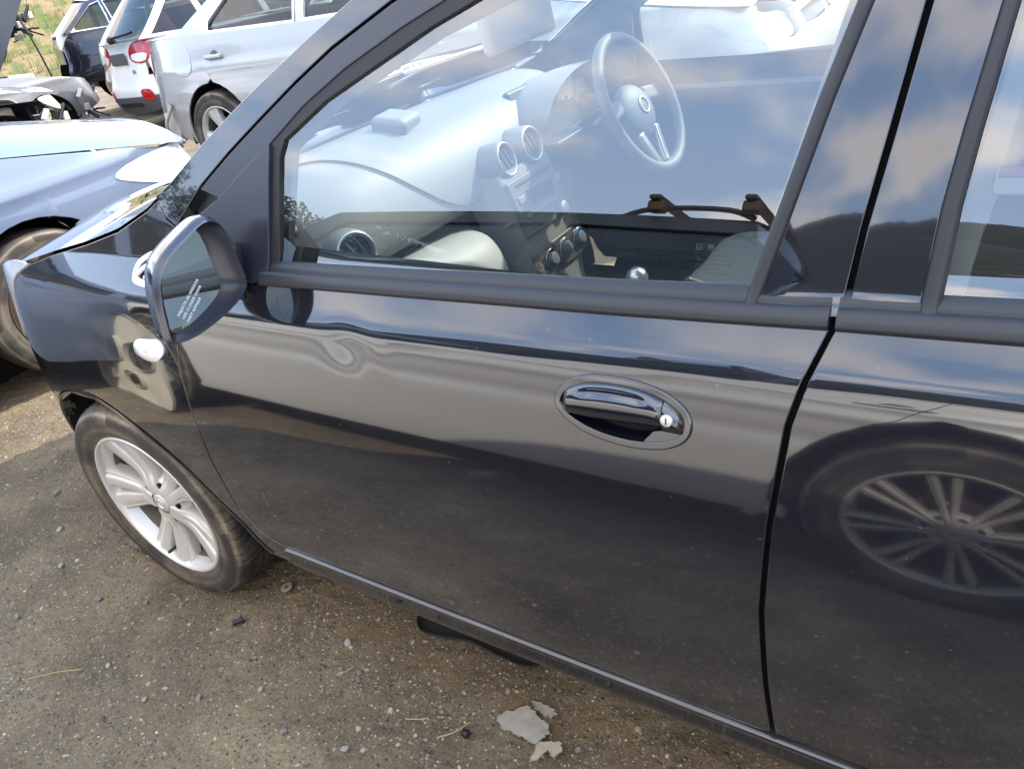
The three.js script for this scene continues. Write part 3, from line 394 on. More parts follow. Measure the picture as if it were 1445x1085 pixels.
// ------------------------------------------------------------------ wheels
function tyreGeo(R, w, rr, fine) { const s = R / 0.29, c = new THREE.CatmullRomCurve3([[rr - 0.008, -w + 0.02], [rr + 0.006, -w - 0.001], [lerp(rr, R, 0.5), -w - 0.012], [R - 0.020, -w - 0.006], [R - 0.007, -w + 0.012], [R - 0.001, -w + 0.045], [R, -w * 0.5], [R - 0.001, -0.045], [R - 0.007, -0.012], [R - 0.020, 0.006], [lerp(rr, R, 0.5), 0.012], [rr + 0.008, 0.003], [rr - 0.002, -0.006]].map((p) => new THREE.Vector3(p[0], p[1], 0)), false, 'centripetal'); const g = latheZ(c.getPoints(fine ? 90 : 44).map((p) => [p.x, p.y]), fine ? 480 : 72); if (fine) { const q = g.attributes.position; for (let i = 0; i < q.count; i++) { const x = q.getX(i), y = q.getY(i), z = q.getZ(i), r = Math.hypot(x, y), a = Math.atan2(y, x) / (2 * Math.PI); let k = 0; if (r > R - 0.024 && r < R - 0.004 && z > -0.06 && ((a * 64 + 64) % 1) < 0.16) k = -0.0028; if (r > R - 0.004 && (Math.abs(z + w * 0.36) < 0.004 || Math.abs(z + w * 0.64) < 0.004 || ((a * 64 + 64 + z * 9) % 1) < 0.12)) k = -0.006; const zb = z > -0.01 && r < R - 0.022 ? 0.0011 * (Math.exp(-(((r - 0.251) / 0.0016) ** 2)) + Math.exp(-(((r - 0.222) / 0.0014) ** 2)) + Math.exp(-(((r - 0.2625) / 0.0012) ** 2))) : 0; q.setXYZ(i, x * (1 + k / r), y * (1 + k / r), z + zb); } g.computeVertexNormals(); } const a = g.attributes.uv; for (let i = 0; i < a.count; i++) a.setX(i, a.getX(i) * 4); return g; }
function wheel(parent, pos, side, o = {}) {
  const { R = 0.29, w = 0.185, rr = 0.2035, n = 5, twin = 0.20, sw = 0.047, style = 'alloy', mat = M.alloy, phi = 36, steer = 0 } = o;
  const t = new THREE.Group(); t.name = 'wheel'; t.position.set(...pos); t.rotation.y = (side > 0 ? 0 : Math.PI) + steer; parent.add(t);
  mesh('tyre', tyreGeo(R, w, rr, o.fine), M.tyre, t);
  const barrel = latheZ([[rr + 0.003, -0.010], [rr + 0.0045, -0.001], [rr + 0.002, 0.0035], [rr - 0.004, 0.003], [rr - 0.008, -0.004], [rr - 0.011, -0.014], [rr - 0.016, -0.034]], 72), inner = latheZ([[rr - 0.016, -0.034], [rr - 0.020, -0.10], [rr - 0.014, -w + 0.02]], 48);
  if (style === 'steel') {
    mesh('rim', [barrel, inner, latheZ([[0.03, -0.035], [0.06, -0.03], [0.075, -0.05], [0.13, -0.055], [0.15, -0.03], [rr - 0.014, -0.035]], 48)], mat, t);
    for (let k = 0; k < 5; k++) mesh('wheel_nut', put(new THREE.CylinderGeometry(0.011, 0.011, 0.02, 6), [0.055 * Math.cos(k * 1.2566), 0.055 * Math.sin(k * 1.2566), -0.025], [Math.PI / 2, 0, 0]), M.steel, t);
    return t;
  }
  mesh('rim', barrel, mat, t); mesh('rim_barrel', inner, M.alloyInner, t); mesh('brake_backing', latheZ([[0.06, -0.10], [0.15, -0.115], [0.175, -0.15]], 36), M.gap, t);
  const face = (r) => sp([[0, -0.020], [0.045, -0.019], [0.09, -0.026], [0.14, -0.020], [rr - 0.014, -0.010], [rr, -0.004]], r * 0.2035 / rr);
  const half = twin, K = rr / 0.2035;
  for (let k = 0; k < n; k++) {
    const a0 = phi * Math.PI / 180 + k * 2 * Math.PI / n, list = [];
    for (const s of twin ? [-1, 1] : [0]) list.push(grid(22, 14, (u, v) => {
      const r = lerp(0.030 * K, rr - 0.006, u), off = s * half, W = (sw * K / 2) * (0.72 + 0.45 * smooth(0.04 * K, rr, r));
      const c = v * 2 - 1, across = Math.sign(c) * Math.min(1, Math.abs(c) * 1.35) * W, drop = Math.abs(c) > 0.74 ? (Math.abs(c) - 0.74) / 0.26 : 0, z = face(r) + 0.004 * (1 - Math.min(1, Math.abs(c) * 1.35) ** 4) - drop * 0.035 - 0.006 * Math.exp(-(((c - 0.45 * s) / 0.18) ** 2)) * smooth(0.05, 0.09, r);
      const base = a0 + off, x = r * Math.cos(base) - across * Math.sin(base), y = r * Math.sin(base) + across * Math.cos(base); return [x, y, z];
    }, false));
    mesh('spoke', list, mat, t);
    const am = a0 + Math.PI / n; mesh('lug_recess', put(new THREE.CylinderGeometry(0.0115, 0.0115, 0.03, 16), [0.050 * K * Math.cos(am), 0.050 * K * Math.sin(am), -0.036], [Math.PI / 2, 0, 0]), M.gap, t);
  }
  mesh('hub', latheZ([[0, -0.016], [0.022, -0.0162], [0.029, -0.017], [0.031, -0.0195], [0.036, -0.0205], [0.048, -0.021], [0.066, -0.030], [0.072, -0.05]].map(([r, z]) => [r * K, z]), 40), mat, t);
  mesh('centre_cap', [latheZ([[0, -0.0125], [0.020, -0.013], [0.0255, -0.0145], [0.027, -0.018]].map(([r, z]) => [r * K, z]), 32), put(new THREE.TorusGeometry(0.014 * K, 0.0018, 6, 24), [0, 0, -0.012]), put(new THREE.TorusGeometry(0.007, 0.0018, 6, 12, 4), [0.003, 0.004, -0.012])], mat, t);
  mesh('brake_disc', [latheZ([[0.05, -0.075], [0.125, -0.075], [0.125, -0.09], [0.05, -0.09]], 40), rbox(0.07, 0.11, 0.05, 0.012, [0.105, 0.03, -0.08])], M.steel, t);
  mesh('valve', put(new THREE.CylinderGeometry(0.004, 0.004, 0.03, 8), [0.178 * K * Math.cos(-1.9), 0.178 * K * Math.sin(-1.9), -0.012], [Math.PI / 2, 0, 0]), M.blackPlastic, t);
  return t;
}
const fw = wheel(car, [0, 0.288, 0.832], 1, { steer: 0.035, fine: true }); wheel(car, [0, 0.288, -0.832], -1, { steer: 0.035 });
wheel(car, [2.48, 0.288, 0.826], 1); wheel(car, [2.48, 0.288, -0.826], -1);

// ------------------------------------------------------------------ door handle, wing mirrors
{
  const door = car.children.find((c) => c.name === 'front_door');
  const rim = handleOut.map(([a, b]) => [1.295 + (a - 1.295) * 1.03, 0.811 + (b - 0.811) * 1.06]), inn = handleOut.map(([a, b]) => [1.295 + (a - 1.295) * 0.965, 0.811 + (b - 0.811) * 0.915]);
  mesh('handle_surround', panel(rim, (a, b) => at3(a, b, 0.0032), { cell: 0.006, holes: [inn], depth: 0.012, edge: 0.0025, uv: navyUV }), M.navyClean, door);
  const hb = smoothPoly(handleOut.filter((_, i) => i % 2 === 0), 2), c = [1.288, 0.808];
  mesh('handle_recess', grid(64, 12, (u, v) => { const k = u * hb.length, i = Math.floor(k) % hb.length, j = (i + 1) % hb.length, f = k - Math.floor(k), B = [lerp(hb[i][0], hb[j][0], f), lerp(hb[i][1], hb[j][1], f)], a = lerp(c[0], B[0], v), b = lerp(c[1], B[1], v); return at3(a, b, -0.030 * Math.pow(1 - v ** 4, 0.7) + 0.001 * v); }, true), M.navyClean, door);
  const top = [[1.2155, 0.814], [1.226, 0.832], [1.252, 0.8435], [1.29, 0.8475], [1.33, 0.8445], [1.3525, 0.837]], bot = [[1.2165, 0.801], [1.25, 0.798], [1.29, 0.799], [1.33, 0.802], [1.3525, 0.804]];
  const tY = (x) => sp(top, x), bY = (x) => sp(bot, x);
  mesh('door_handle', grid(48, 18, (u, v) => { const a = lerp(1.2160, 1.3522, u), y0 = bY(a), y1 = tY(a), b = lerp(y0, y1, v), s = 1 - (2 * v - 1) ** 2, e = smooth(0, 0.10, u) * (0.75 + 0.25 * smooth(1, 0.97, u)), dimple = 0.003 * Math.exp(-(((v - 0.76) / 0.12) ** 2)) * smooth(0.12, 0.3, u) * smooth(0.95, 0.75, u); return at3(a, b, 0.001 + (0.0135 * Math.sqrt(Math.max(0, s)) - dimple) * e + (v < 0.02 ? -0.012 : 0) + (v > 0.98 ? -0.004 : 0)); }, false), M.navyClean, door);
  mesh('lock_cover', grid(20, 18, (u, v) => { const a = lerp(1.3535, 1.3785, u), y1 = sp([[1.3535, 0.8365], [1.366, 0.8295], [1.3735, 0.8215], [1.3785, 0.8085]], a), b = lerp(0.7985, y1, v), s = 1 - (2 * v - 1) ** 2; return at3(a, b, 0.001 + 0.0115 * Math.sqrt(Math.max(0, s)) * smooth(1.0, 0.72, u) * 1.0 + (v < 0.03 ? -0.008 : 0)); }, false), M.navyClean, door);
  mesh('handle_recess_ledge', panel([[1.325, 0.7775], [1.340, 0.7945], [1.352, 0.7975], [1.3775, 0.7975], [1.372, 0.789], [1.357, 0.7815]], (a, b) => at3(a, b, 0.0015), { cell: 0.006, depth: 0.012 }), M.navyClean, door);
  const L = at3(1.3595, 0.8165, 0.0125), n = nAt(1.3595, 0.8165), Q = new THREE.Quaternion().setFromUnitVectors(new THREE.Vector3(0, 1, 0), V(n)), E = new THREE.Euler().setFromQuaternion(Q);
  const lock = mesh('lock_cylinder', put(lathe([[0, 0.0015], [0.0065, 0.0015], [0.0078, 0.0005], [0.0086, -0.004], [0.0086, -0.012]], 28), L, [E.x, E.y, E.z]), M.satinMetal, door);
  mesh('key_slot', put(new THREE.BoxGeometry(0.0013, 0.0006, 0.008), at3(1.3595, 0.8165, 0.0143), [E.x, E.y, E.z]), M.gap, door);

  // etched marks in the glass: two small squares, a circled mark, lines of fine print
  const etch = textTex(512, 384, (x, w, h) => {
    x.fillStyle = '#000'; x.fillRect(0, 0, w, h); x.strokeStyle = x.fillStyle = '#fff'; x.lineWidth = 9;
    x.strokeRect(24, 14, 58, 58); x.font = 'bold 30px sans-serif'; x.fillText('GM', 29, 52); x.fillRect(30, 58, 46, 6);
    x.fillRect(132, 14, 66, 42); x.font = 'bold 24px sans-serif'; x.fillText('DAEWOO', 128, 82);
    x.lineWidth = 6; x.beginPath(); x.arc(52, 136, 36, 0.3, 6.0); x.stroke(); x.font = 'bold 34px sans-serif'; x.fillText('K', 40, 148);
    x.lineWidth = 4; x.beginPath(); x.arc(52, 238, 30, 0, 6.283); x.stroke(); x.font = '26px sans-serif'; x.fillText('E11', 32, 247);
    x.font = '31px sans-serif'; x.fillText('HANKUK SEKURIT', 112, 134); x.fillText('TEMPERED T 1.2', 112, 178); x.fillText('DOT 169 AS2 M400', 112, 222); x.fillText('43R  00048', 112, 264); x.font = '25px sans-serif'; x.fillText('TRANSPARENCY 70% MIN', 112, 312);
  });
  mesh('glass_marking', panel([[1.366, 0.957], [1.366, 0.996], [1.424, 0.996], [1.424, 0.957]], (a, b) => at3(a, b, -0.0048), { cell: 0.02, depth: 0, uv: (a, b) => [(a - 1.366) / 0.058, 1 - (0.996 - b) / 0.039] }), phys({ color: lin(0.02, 0.02, 0.02), alphaMap: etch, transparent: true, roughness: 0.6, alphaTest: 0.4 }), door);
  const rd = car.children.find((c) => c.name === 'rear_door');
  mesh('window_sticker', [panel(smoothPoly([[1.6345, 1.050], [1.637, 1.0475], [1.70, 1.0475], [1.70, 1.0675], [1.638, 1.0675], [1.6355, 1.065]], 1), (a, b) => at3(a, b, -0.0075), { cell: 0.02, depth: 0.0006 })], phys({ color: lin(0.10, 0.10, 0.09), roughness: 0.5 }), rd);
  mesh('sticker_band', panel([[1.637, 1.0615], [1.70, 1.0605], [1.70, 1.0673], [1.638, 1.0673]], (a, b) => at3(a, b, -0.0066), { cell: 0.02, depth: 0.0003 }), phys({ color: lin(0.09, 0.012, 0.05), roughness: 0.5 }), rd);
}
const mirrorText = textTex(512, 256, (x, w, h) => { x.fillStyle = '#000'; x.fillRect(0, 0, w, h); x.fillStyle = '#fff'; x.font = 'bold 52px sans-serif'; x.fillText('OBJECTS IN MIRROR', 8, 64); x.fillText('ARE CLOSER THAN', 8, 138); x.fillText('THEY APPEAR', 8, 212); });
for (const side of [1, -1]) {
  const m = new THREE.Group(); m.name = 'wing_mirror'; car.add(m);
  const gl = smoothPoly([[1.016, 0.806], [1.003, 0.835], [0.977, 0.878], [0.951, 0.894], [0.905, 0.908], [0.886, 0.911], [0.882, 0.893], [0.893, 0.843], [0.909, 0.810], [0.921, 0.801], [0.963, 0.799], [1.010, 0.797]], 4);
  const out = smoothPoly([[1.024, 0.798], [1.013, 0.835], [0.986, 0.886], [0.957, 0.906], [0.905, 0.921], [0.876, 0.923], [0.870, 0.898], [0.882, 0.835], [0.900, 0.794], [0.914, 0.781], [0.955, 0.778], [1.010, 0.781]], 4);
  const pX = (y, z) => 0.612 - 0.19 * (z - 0.85) - 0.10 * (y - 0.92), cy = 0.945, cz = 0.845, gX = (y, z) => 0.585 - 0.05 * (z - 0.85) - 0.12 * (y - 0.92);
  const ring = (poly, u) => { const k = u * poly.length, i = Math.floor(k) % poly.length, j = (i + 1) % poly.length, f = k - Math.floor(k); return [lerp(poly[i][0], poly[j][0], f), lerp(poly[i][1], poly[j][1], f)]; };
  const shell = (t0, t1, rows) => grid(96, rows, (u, v) => { const t = lerp(t0, t1, v), p = ring(out, u), y0 = p[0], z0 = p[1], k = t < 0.18 ? 1 + 0.07 * smooth(0, 0.18, t) : 1.07 * Math.pow(Math.max(0, 1 - ((t - 0.18) / 0.82) ** 2.4), 0.55), y = cy + (y0 - cy) * k + 0.012 * t * t, z = cz + (z0 - cz) * k - 0.02 * t; return [pX(y0, z0) - 0.105 * t, y, z * side]; }, side < 0);
  mesh('mirror_shell', shell(0.20, 1, 18), M.navyClean, m);
  mesh('mirror_bezel', [shell(-0.02, 0.215, 8), grid(96, 6, (u, v) => { const a = ring(out, u), b = ring(gl, u), y = lerp(a[0], b[0], v), z = lerp(a[1], b[1], v); return [lerp(pX(y, z) + 0.002, gX(y, z) + 0.0005, Math.pow(v, 0.7)), y, z * side]; }, side < 0)], M.navySatin, m);
  const gp = panel(gl.map(([y, z]) => [z, y]), (z, y) => [gX(y, z), y, z], { cell: 0.02, side, depth: 0.003, uv: (z, y) => [z, y] });
  // the pane faces the rear of the car
  mesh('mirror_glass', gp, M.mirror, m);
  if (side > 0) { const o = [[0.928, 0.8085], [0.884, 0.868]]; const c = [0.912, 0.856], w = 0.070, h = 0.030, dz = 0.83, dy = 0.555; const P = []; const q = (a, b) => { const z = 0.858 + (a * dz * w - b * dy * h) * -1, y = 0.914 + (a * dy * w * 1 + b * dz * h); return [gX(y, z) + 0.001, y, z]; }; const g = grid(4, 2, (u, v) => q(u - 0.5, v - 0.5)); mesh('mirror_lettering', g, phys({ color: lin(0.75, 0.78, 0.80), alphaMap: mirrorText, transparent: true, alphaTest: 0.45, roughness: 0.5 }), m); }
  mesh('mirror_arm', [tube([[0.53, 0.945, 0.745 * side], [0.55, 0.93, 0.775 * side], [0.555, 0.925, 0.81 * side]], 0.026, 12, 12), rbox(0.10, 0.05, 0.03, 0.012, [0.545, 0.945, 0.756 * side], [-0.35 * side, 0, 0])], M.trim, m);
}

// ------------------------------------------------------------------ the cabin
{
  const part = (name, g, m, p = car) => mesh(name, g, m, p);
  const prof = [[0.33, 0.985], [0.43, 0.998], [0.505, 0.985], [0.565, 0.945], [0.600, 0.895], [0.618, 0.85], [0.622, 0.815], [0.606, 0.792], [0.58, 0.782], [0.555, 0.77], [0.545, 0.70], [0.54, 0.60], [0.52, 0.45], [0.30, 0.35]];
  const pc = new THREE.CatmullRomCurve3(prof.map((p) => new THREE.Vector3(p[0], p[1], 0)), false, 'centripetal').getPoints(60);
  const dashP = (v, z) => { const vi = clamp(v) * 60, v0 = Math.min(59, Math.floor(vi)), p = new THREE.Vector3().lerpVectors(pc[v0], pc[v0 + 1], vi - v0), a = Math.abs(z), end = smooth(0.42, 0.70, a); return [p.x - 0.10 * end * end + 0.012 * Math.cos(z * 4) - 0.05 * (z / 0.7) ** 2, p.y - 0.055 * end * smooth(0.9, 0.2, v) + 0.02 * (1 - (z / 0.7) ** 2), z]; };
  const d = part('dashboard', grid(90, 60, (u, v) => dashP(v, lerp(-0.70, 0.70, u)), true), M.dash);
  part('dash_seam', [tube(Array.from({ length: 24 }, (_, i) => { const t = i / 23, z = lerp(0.55, 0.125, t), v = lerp(0.10, 0.50, smooth(0.15, 1, t)); const p = dashP(v, z); return [p[0] + 0.002, p[1] + 0.002, p[2]]; }), 0.0022, 60, 5)], M.gap, d);
  part('airbag_cover', rbox(0.085, 0.05, 0.10, 0.016, [0.475, 1.012, 0.175], [0, 0.25, -0.2], 4), M.dash, d);
  part('defroster_slot', [rbox(0.018, 0.006, 0.46, 0.002, [0.345, 1.008, 0.18], [0, 0.10, 0]), rbox(0.018, 0.006, 0.40, 0.002, [0.345, 1.008, -0.30], [0, -0.12, 0])], M.gap, d);
  // round vents: pod, bezel, vanes
  const vent = (x, y, z, r, yaw, pitch, mat = M.dash) => { const g = new THREE.Group(); const m4 = [x, y, z], rot = [0, yaw, pitch]; const P = (geo) => put(put(geo, [0, 0, 0], [0, 0, -Math.PI / 2]), m4, rot);
    const v = part('air_vent', P(lathe([[r * 0.80, -0.004], [r * 0.86, 0.003], [r * 0.98, 0.004], [r * 1.06, -0.004], [r * 1.14, -0.03], [r * 1.22, -0.09], [r * 1.15, -0.18]], 36)), mat);
    part('vent_ring', P(put(new THREE.TorusGeometry(r * 0.90, r * 0.07, 8, 36), [0, 0.003, 0], [Math.PI / 2, 0, 0])), M.satinMetal, v).name = 'vent_ring';
    part('vent_bowl', P(lathe([[0, -0.025], [r * 0.5, -0.022], [r * 0.82, -0.004]], 28)), M.dashDark, v);
    part('vent_vane', [-0.45, 0, 0.45].map((k) => P(put(new THREE.BoxGeometry(r * 1.6 * Math.sqrt(1 - k * k), 0.004, r * 0.10), [0, -0.004, r * k], [0, 0.35, 0]))), M.greyPlastic, v); };
  vent(0.662, 0.893, 0.045, 0.041, 0.10, 0.25); vent(0.668, 0.898, -0.062, 0.043, 0.0, 0.25); vent(0.605, 0.852, 0.515, 0.046, -0.25, 0.2); vent(0.60, 0.852, -0.60, 0.046, 0.2, 0.2);
  part('demister_vent', put(lathe([[0.012, -0.012], [0.02, -0.008], [0.026, 0.002], [0.030, 0.001], [0.032, -0.006]], 28), [0.48, 0.925, 0.575], [0.5, 0, -0.3], [1.3, 1, 0.8]), M.dashDark, d);
  // centre stack
  const st = (y) => sp([[0.55, 0.755], [0.64, 0.738], [0.74, 0.712], [0.82, 0.690], [0.87, 0.668]], y), sw = (y) => sp([[0.55, 0.10], [0.64, 0.118], [0.74, 0.125], [0.87, 0.135]], y);
  const stack = part('centre_stack', [grid(20, 26, (u, v) => { const y = lerp(0.55, 0.87, v), f = u * 2 - 1, e = Math.max(0, Math.abs(f) - 0.86) / 0.14; return [st(y) - 0.10 * e * e - 0.004 * f * f, y, -0.01 + sw(y) * f]; }, true)], M.dash);
  const tilt = [0, 0, 0.31], on = (y, z, o) => [st(y) + o * 0.955, y + o * 0.30, z];
  part('radio', [rbox(0.012, 0.135, 0.205, 0.006, on(0.785, -0.008, -0.001), tilt)], M.greyPlastic, stack);
  part('radio_display', rbox(0.004, 0.036, 0.105, 0.002, on(0.800, -0.020, 0.0062), tilt), phys({ color: lin(0.03, 0.035, 0.04), roughness: 0.05, clearcoat: 1 }), stack);
  part('disc_slot', rbox(0.004, 0.005, 0.15, 0.001, on(0.834, -0.01, 0.006), tilt), M.gap, stack);
  for (let i = 0; i < 6; i++) part('radio_button', rbox(0.006, 0.010, 0.022, 0.002, on(0.764 - 0.0, 0.060 - i * 0.0245, 0.0055), tilt), M.dash, stack);
  for (let i = 0; i < 2; i++) part('radio_button', rbox(0.006, 0.018, 0.028, 0.003, on(0.803, 0.064 - i * 0.166, 0.0055), tilt), M.dash, stack);
  const dial = (name, y, z, r, h, mat) => part(name, put(lathe([[0, h], [r * 0.8, h], [r * 0.95, h - 0.003], [r, 0]], 28), on(y, z, 0.003), [0, 0, -1.26]), mat, stack);
  const kn = dial('volume_knob', 0.737, -0.070, 0.019, 0.018, M.greyPlastic); dial('knob_ring', 0.737, -0.070, 0.016, 0.0195, M.satinMetal);
  part('climate_panel', [rbox(0.012, 0.075, 0.235, 0.02, on(0.648, -0.015, 0.0), tilt)], M.dashDark, stack);
  for (const z of [0.045, -0.025, -0.095]) { dial('climate_dial', 0.650, z, 0.026, 0.007, M.dashDark); dial('climate_knob', 0.650, z, 0.017, 0.020, M.greyPlastic); part('dial_ring', put(new THREE.TorusGeometry(0.0265, 0.0012, 6, 36), on(0.650, z, 0.009), [0, Math.PI / 2, 0]), M.satinMetal, stack); }
  part('dial_ring', put(new THREE.TorusGeometry(0.023, 0.0016, 6, 20, 1.9), on(0.650, -0.095, 0.0115), [0, Math.PI / 2, 0.6]), phys({ color: lin(0.05, 0.22, 0.55), roughness: 0.4 }), stack);
  const hz = dial('hazard_button', 0.652, 0.100, 0.014, 0.008, M.greyPlastic); part('hazard_triangle', put(new THREE.TorusGeometry(0.006, 0.0012, 4, 3), on(0.652, 0.100, 0.012), [0, Math.PI / 2, 0.5]), phys({ color: lin(0.5, 0.08, 0.03) }), stack);
  part('glovebox', grid(30, 24, (u, v) => { const z = lerp(0.135, 0.665, u), p = sp([[0, 0.58], [0.12, 0.650], [0.25, 0.700], [0.5, 0.728], [0.8, 0.700], [1, 0.62]], v), y = sp([[0, 0.772], [0.12, 0.775], [0.25, 0.752], [0.5, 0.68], [0.8, 0.58], [1, 0.52]], v), e = Math.abs(u * 2 - 1) ** 8; return [p - 0.08 * e - 0.06 * smooth(0.5, 0.67, z), y - 0.02 * e + 0.012 * Math.sin(u * 3.1), z]; }, true), M.dashLight);
  part('console', [rbox(0.62, 0.22, 0.20, 0.04, [0.98, 0.40, -0.005], [0, 0, -0.05], 3), rbox(0.35, 0.10, 0.18, 0.03, [1.28, 0.50, -0.005], [0, 0, 0], 3)], M.dashDark);
  part('gear_lever', [tube([[0.93, 0.48, 0], [0.935, 0.54, 0.0], [0.938, 0.575, 0.0]], 0.009, 8, 8), put(lathe([[0, 0.034], [0.016, 0.030], [0.026, 0.016], [0.026, 0.0], [0.018, -0.018], [0.011, -0.026]], 24), [0.938, 0.590, 0], [0, 0, -0.25])], M.satinMetal);
  part('gear_gaiter', lathe([[0.075, 0.0], [0.06, 0.02], [0.03, 0.05], [0.012, 0.085]], 20).translate(0.93, 0.48, 0), M.rubber);
  part('handbrake', [tube([[1.24, 0.53, 0.01], [1.15, 0.572, 0.01], [1.075, 0.600, 0.01]], 0.014, 12, 10), put(new THREE.SphereGeometry(0.0115, 12, 8), [1.070, 0.603, 0.01])], M.dashDark);
  // instruments under their hood
  const cl = part('instrument_hood', [grid(28, 12, (u, v) => { const a = lerp(Math.PI * 1.04, -0.04 * Math.PI, u), x = lerp(0.42, 0.675, v), k = lerp(0.80, 1, smooth(0, 0.7, v)); return [x + 0.012 * Math.sin(a), 0.918 + 0.106 * k * Math.sin(a) * lerp(0.75, 1.0, v), -0.355 + 0.215 * k * Math.cos(a)]; }, true), grid(28, 4, (u, v) => { const a = lerp(Math.PI * 1.04, -0.04 * Math.PI, u), k = lerp(1, 0.88, v); return [0.675 - 0.09 * v * v + 0.012 * Math.sin(a), 0.918 + 0.106 * k * Math.sin(a), -0.355 + 0.215 * k * Math.cos(a)]; }, true)], M.dash);
  part('instrument_panel', [rbox(0.02, 0.15, 0.38, 0.01, [0.562, 0.925, -0.355], [0, 0, 0.3])], M.dashDark, cl);
  part('instrument_shelf', rbox(0.10, 0.014, 0.37, 0.006, [0.635, 0.862, -0.355], [0, 0, 0.12]), M.satinMetal, cl);
  const dialT = (n) => textTex(256, 256, (x, w, h) => { x.fillStyle = '#d8dcdf'; x.fillRect(0, 0, w, h); x.strokeStyle = '#222'; x.fillStyle = '#222'; for (let i = 0; i <= 20; i++) { const a = Math.PI * (0.75 + 1.5 * i / 20), r = i % 2 ? 108 : 98; x.lineWidth = i % 2 ? 2 : 4; x.beginPath(); x.moveTo(128 + 118 * Math.cos(a), 128 + 118 * Math.sin(a)); x.lineTo(128 + r * Math.cos(a), 128 + r * Math.sin(a)); x.stroke(); } x.font = '20px sans-serif'; x.textAlign = 'center'; for (let i = 0; i <= 10; i += 2) { const a = Math.PI * (0.75 + 1.5 * i / 10); x.fillText(String(i * n), 128 + 78 * Math.cos(a), 134 + 78 * Math.sin(a)); } x.fillStyle = '#b02018'; x.save(); x.translate(128, 128); x.rotate(2.4); x.fillRect(0, -3, 90, 6); x.restore(); x.fillStyle = '#111'; x.beginPath(); x.arc(128, 128, 14, 0, 7); x.fill(); });
  for (const [z, r, n] of [[-0.30, 0.056, 20], [-0.42, 0.056, 1], [-0.218, 0.035, 1], [-0.498, 0.035, 1]]) { const f = part('gauge', put(new THREE.CircleGeometry(r, 36), [0.574, 0.928, z], [0, Math.PI / 2, 0]).applyMatrix4(new THREE.Matrix4()), phys({ map: dialT(n), roughness: 0.3 }), cl); part('gauge_ring', put(new THREE.TorusGeometry(r, 0.003, 8, 40), [0.576, 0.928, z], [0, Math.PI / 2, 0]), M.satinMetal, cl); }
  // steering wheel on its column
  const sx = new THREE.Matrix4().makeRotationZ(0.42).setPosition(0.823, 0.912, -0.36), W = (g) => g.applyMatrix4(sx); // wheel plane: local y, z
  const sW = part('steering_wheel', W(put(new THREE.TorusGeometry(0.172, 0.0145, 14, 72), [0, 0, 0], [0, Math.PI / 2, 0])), M.greyPlastic);
  part('hub_pad', W(put(new THREE.SphereGeometry(1, 32, 20), [-0.028, -0.012, 0], [0, 0, 0], [0.034, 0.072, 0.086])), M.greyPlastic, sW);
  for (const a of [[0.012, 0.155], [0.012, -0.155]]) part('spoke', W(rbox(0.02, 0.040, 0.10, 0.01, [-0.022, a[0], Math.sign(a[1]) * 0.115], [0.12 * Math.sign(a[1]), 0, 0])), M.greyPlastic, sW);
  for (const s of [-1, 1]) part('spoke', W(rbox(0.018, 0.105, 0.026, 0.008, [-0.018, -0.112, s * 0.034], [0.28 * s, 0, 0])), M.satinMetal, sW);
  part('wheel_emblem', W(put(new THREE.TorusGeometry(0.020, 0.0028, 8, 30), [0.006, -0.006, 0], [0, Math.PI / 2, 0])), M.satinMetal, sW);
  part('steering_column', [tube([[0.80, 0.89, -0.36], [0.70, 0.845, -0.36], [0.56, 0.79, -0.36]], 0.045, 10, 14), rbox(0.14, 0.10, 0.11, 0.03, [0.72, 0.855, -0.36], [0, 0, 0.42])], M.dashDark);
  part('stalk', [tube([[0.755, 0.90, -0.30], [0.765, 0.905, -0.24], [0.775, 0.90, -0.185]], 0.0075, 10, 8), tube([[0.755, 0.90, -0.42], [0.765, 0.905, -0.48], [0.775, 0.90, -0.535]], 0.0075, 10, 8)], M.greyPlastic);
  // seats
  const seat = (x, z, w, mat, rear) => {
    const H = rear ? 0.50 : 0.60, b = part(rear ? 'rear_seat' : 'seat', [grid(28, 18, (u, v) => { const a = u * 2 * Math.PI, c = Math.cos(a), s = Math.sin(a), k = Math.pow(Math.max(0, 1 - (v * 2 - 1) ** 6), 0.35), hw = w / 2 * lerp(1, 0.84, v * v) * k, th = (0.10 - 0.03 * v) * k, X = Math.sign(c) * Math.pow(Math.abs(c), 0.7), Z = Math.sign(s) * Math.pow(Math.abs(s), 0.55); const bol = c < 0 ? -0.03 * Math.abs(Z) ** 2 : 0; return [x + 0.42 + v * H * 0.40 + X * th + bol, 0.45 + v * H * 0.92 + X * th * -0.2, z + Z * hw]; }), grid(28, 18, (u, v) => { const a = u * 2 * Math.PI, c = Math.cos(a), s = Math.sin(a), k = Math.pow(Math.max(0, 1 - (v * 2 - 1) ** 6), 0.35), Y = Math.sign(s) * Math.pow(Math.abs(s), 0.7), Z = Math.sign(c) * Math.pow(Math.abs(c), 0.55); return [x + lerp(-0.06, 0.48, v), 0.42 - 0.03 * v + Y * 0.085 * k + (s > 0 ? 0.02 * Math.abs(Z) : 0), z + Z * w / 2 * k]; })], mat);
    if (!rear) { part('headrest', [put(new THREE.SphereGeometry(1, 24, 16), [x + 0.70, 1.10, z], [0, 0, -0.2], [0.05, 0.085, 0.13]), tube([[x + 0.66, 0.95, z - 0.05], [x + 0.69, 1.08, z - 0.05]], 0.006, 4, 6), tube([[x + 0.66, 0.95, z + 0.05], [x + 0.69, 1.08, z + 0.05]], 0.006, 4, 6)], mat, b); }
    return b;
  };
  seat(0.93, 0.37, 0.50, M.fabric); seat(1.00, -0.37, 0.50, M.fabric); seat(1.75, 0, 1.20, M.fabric, true);
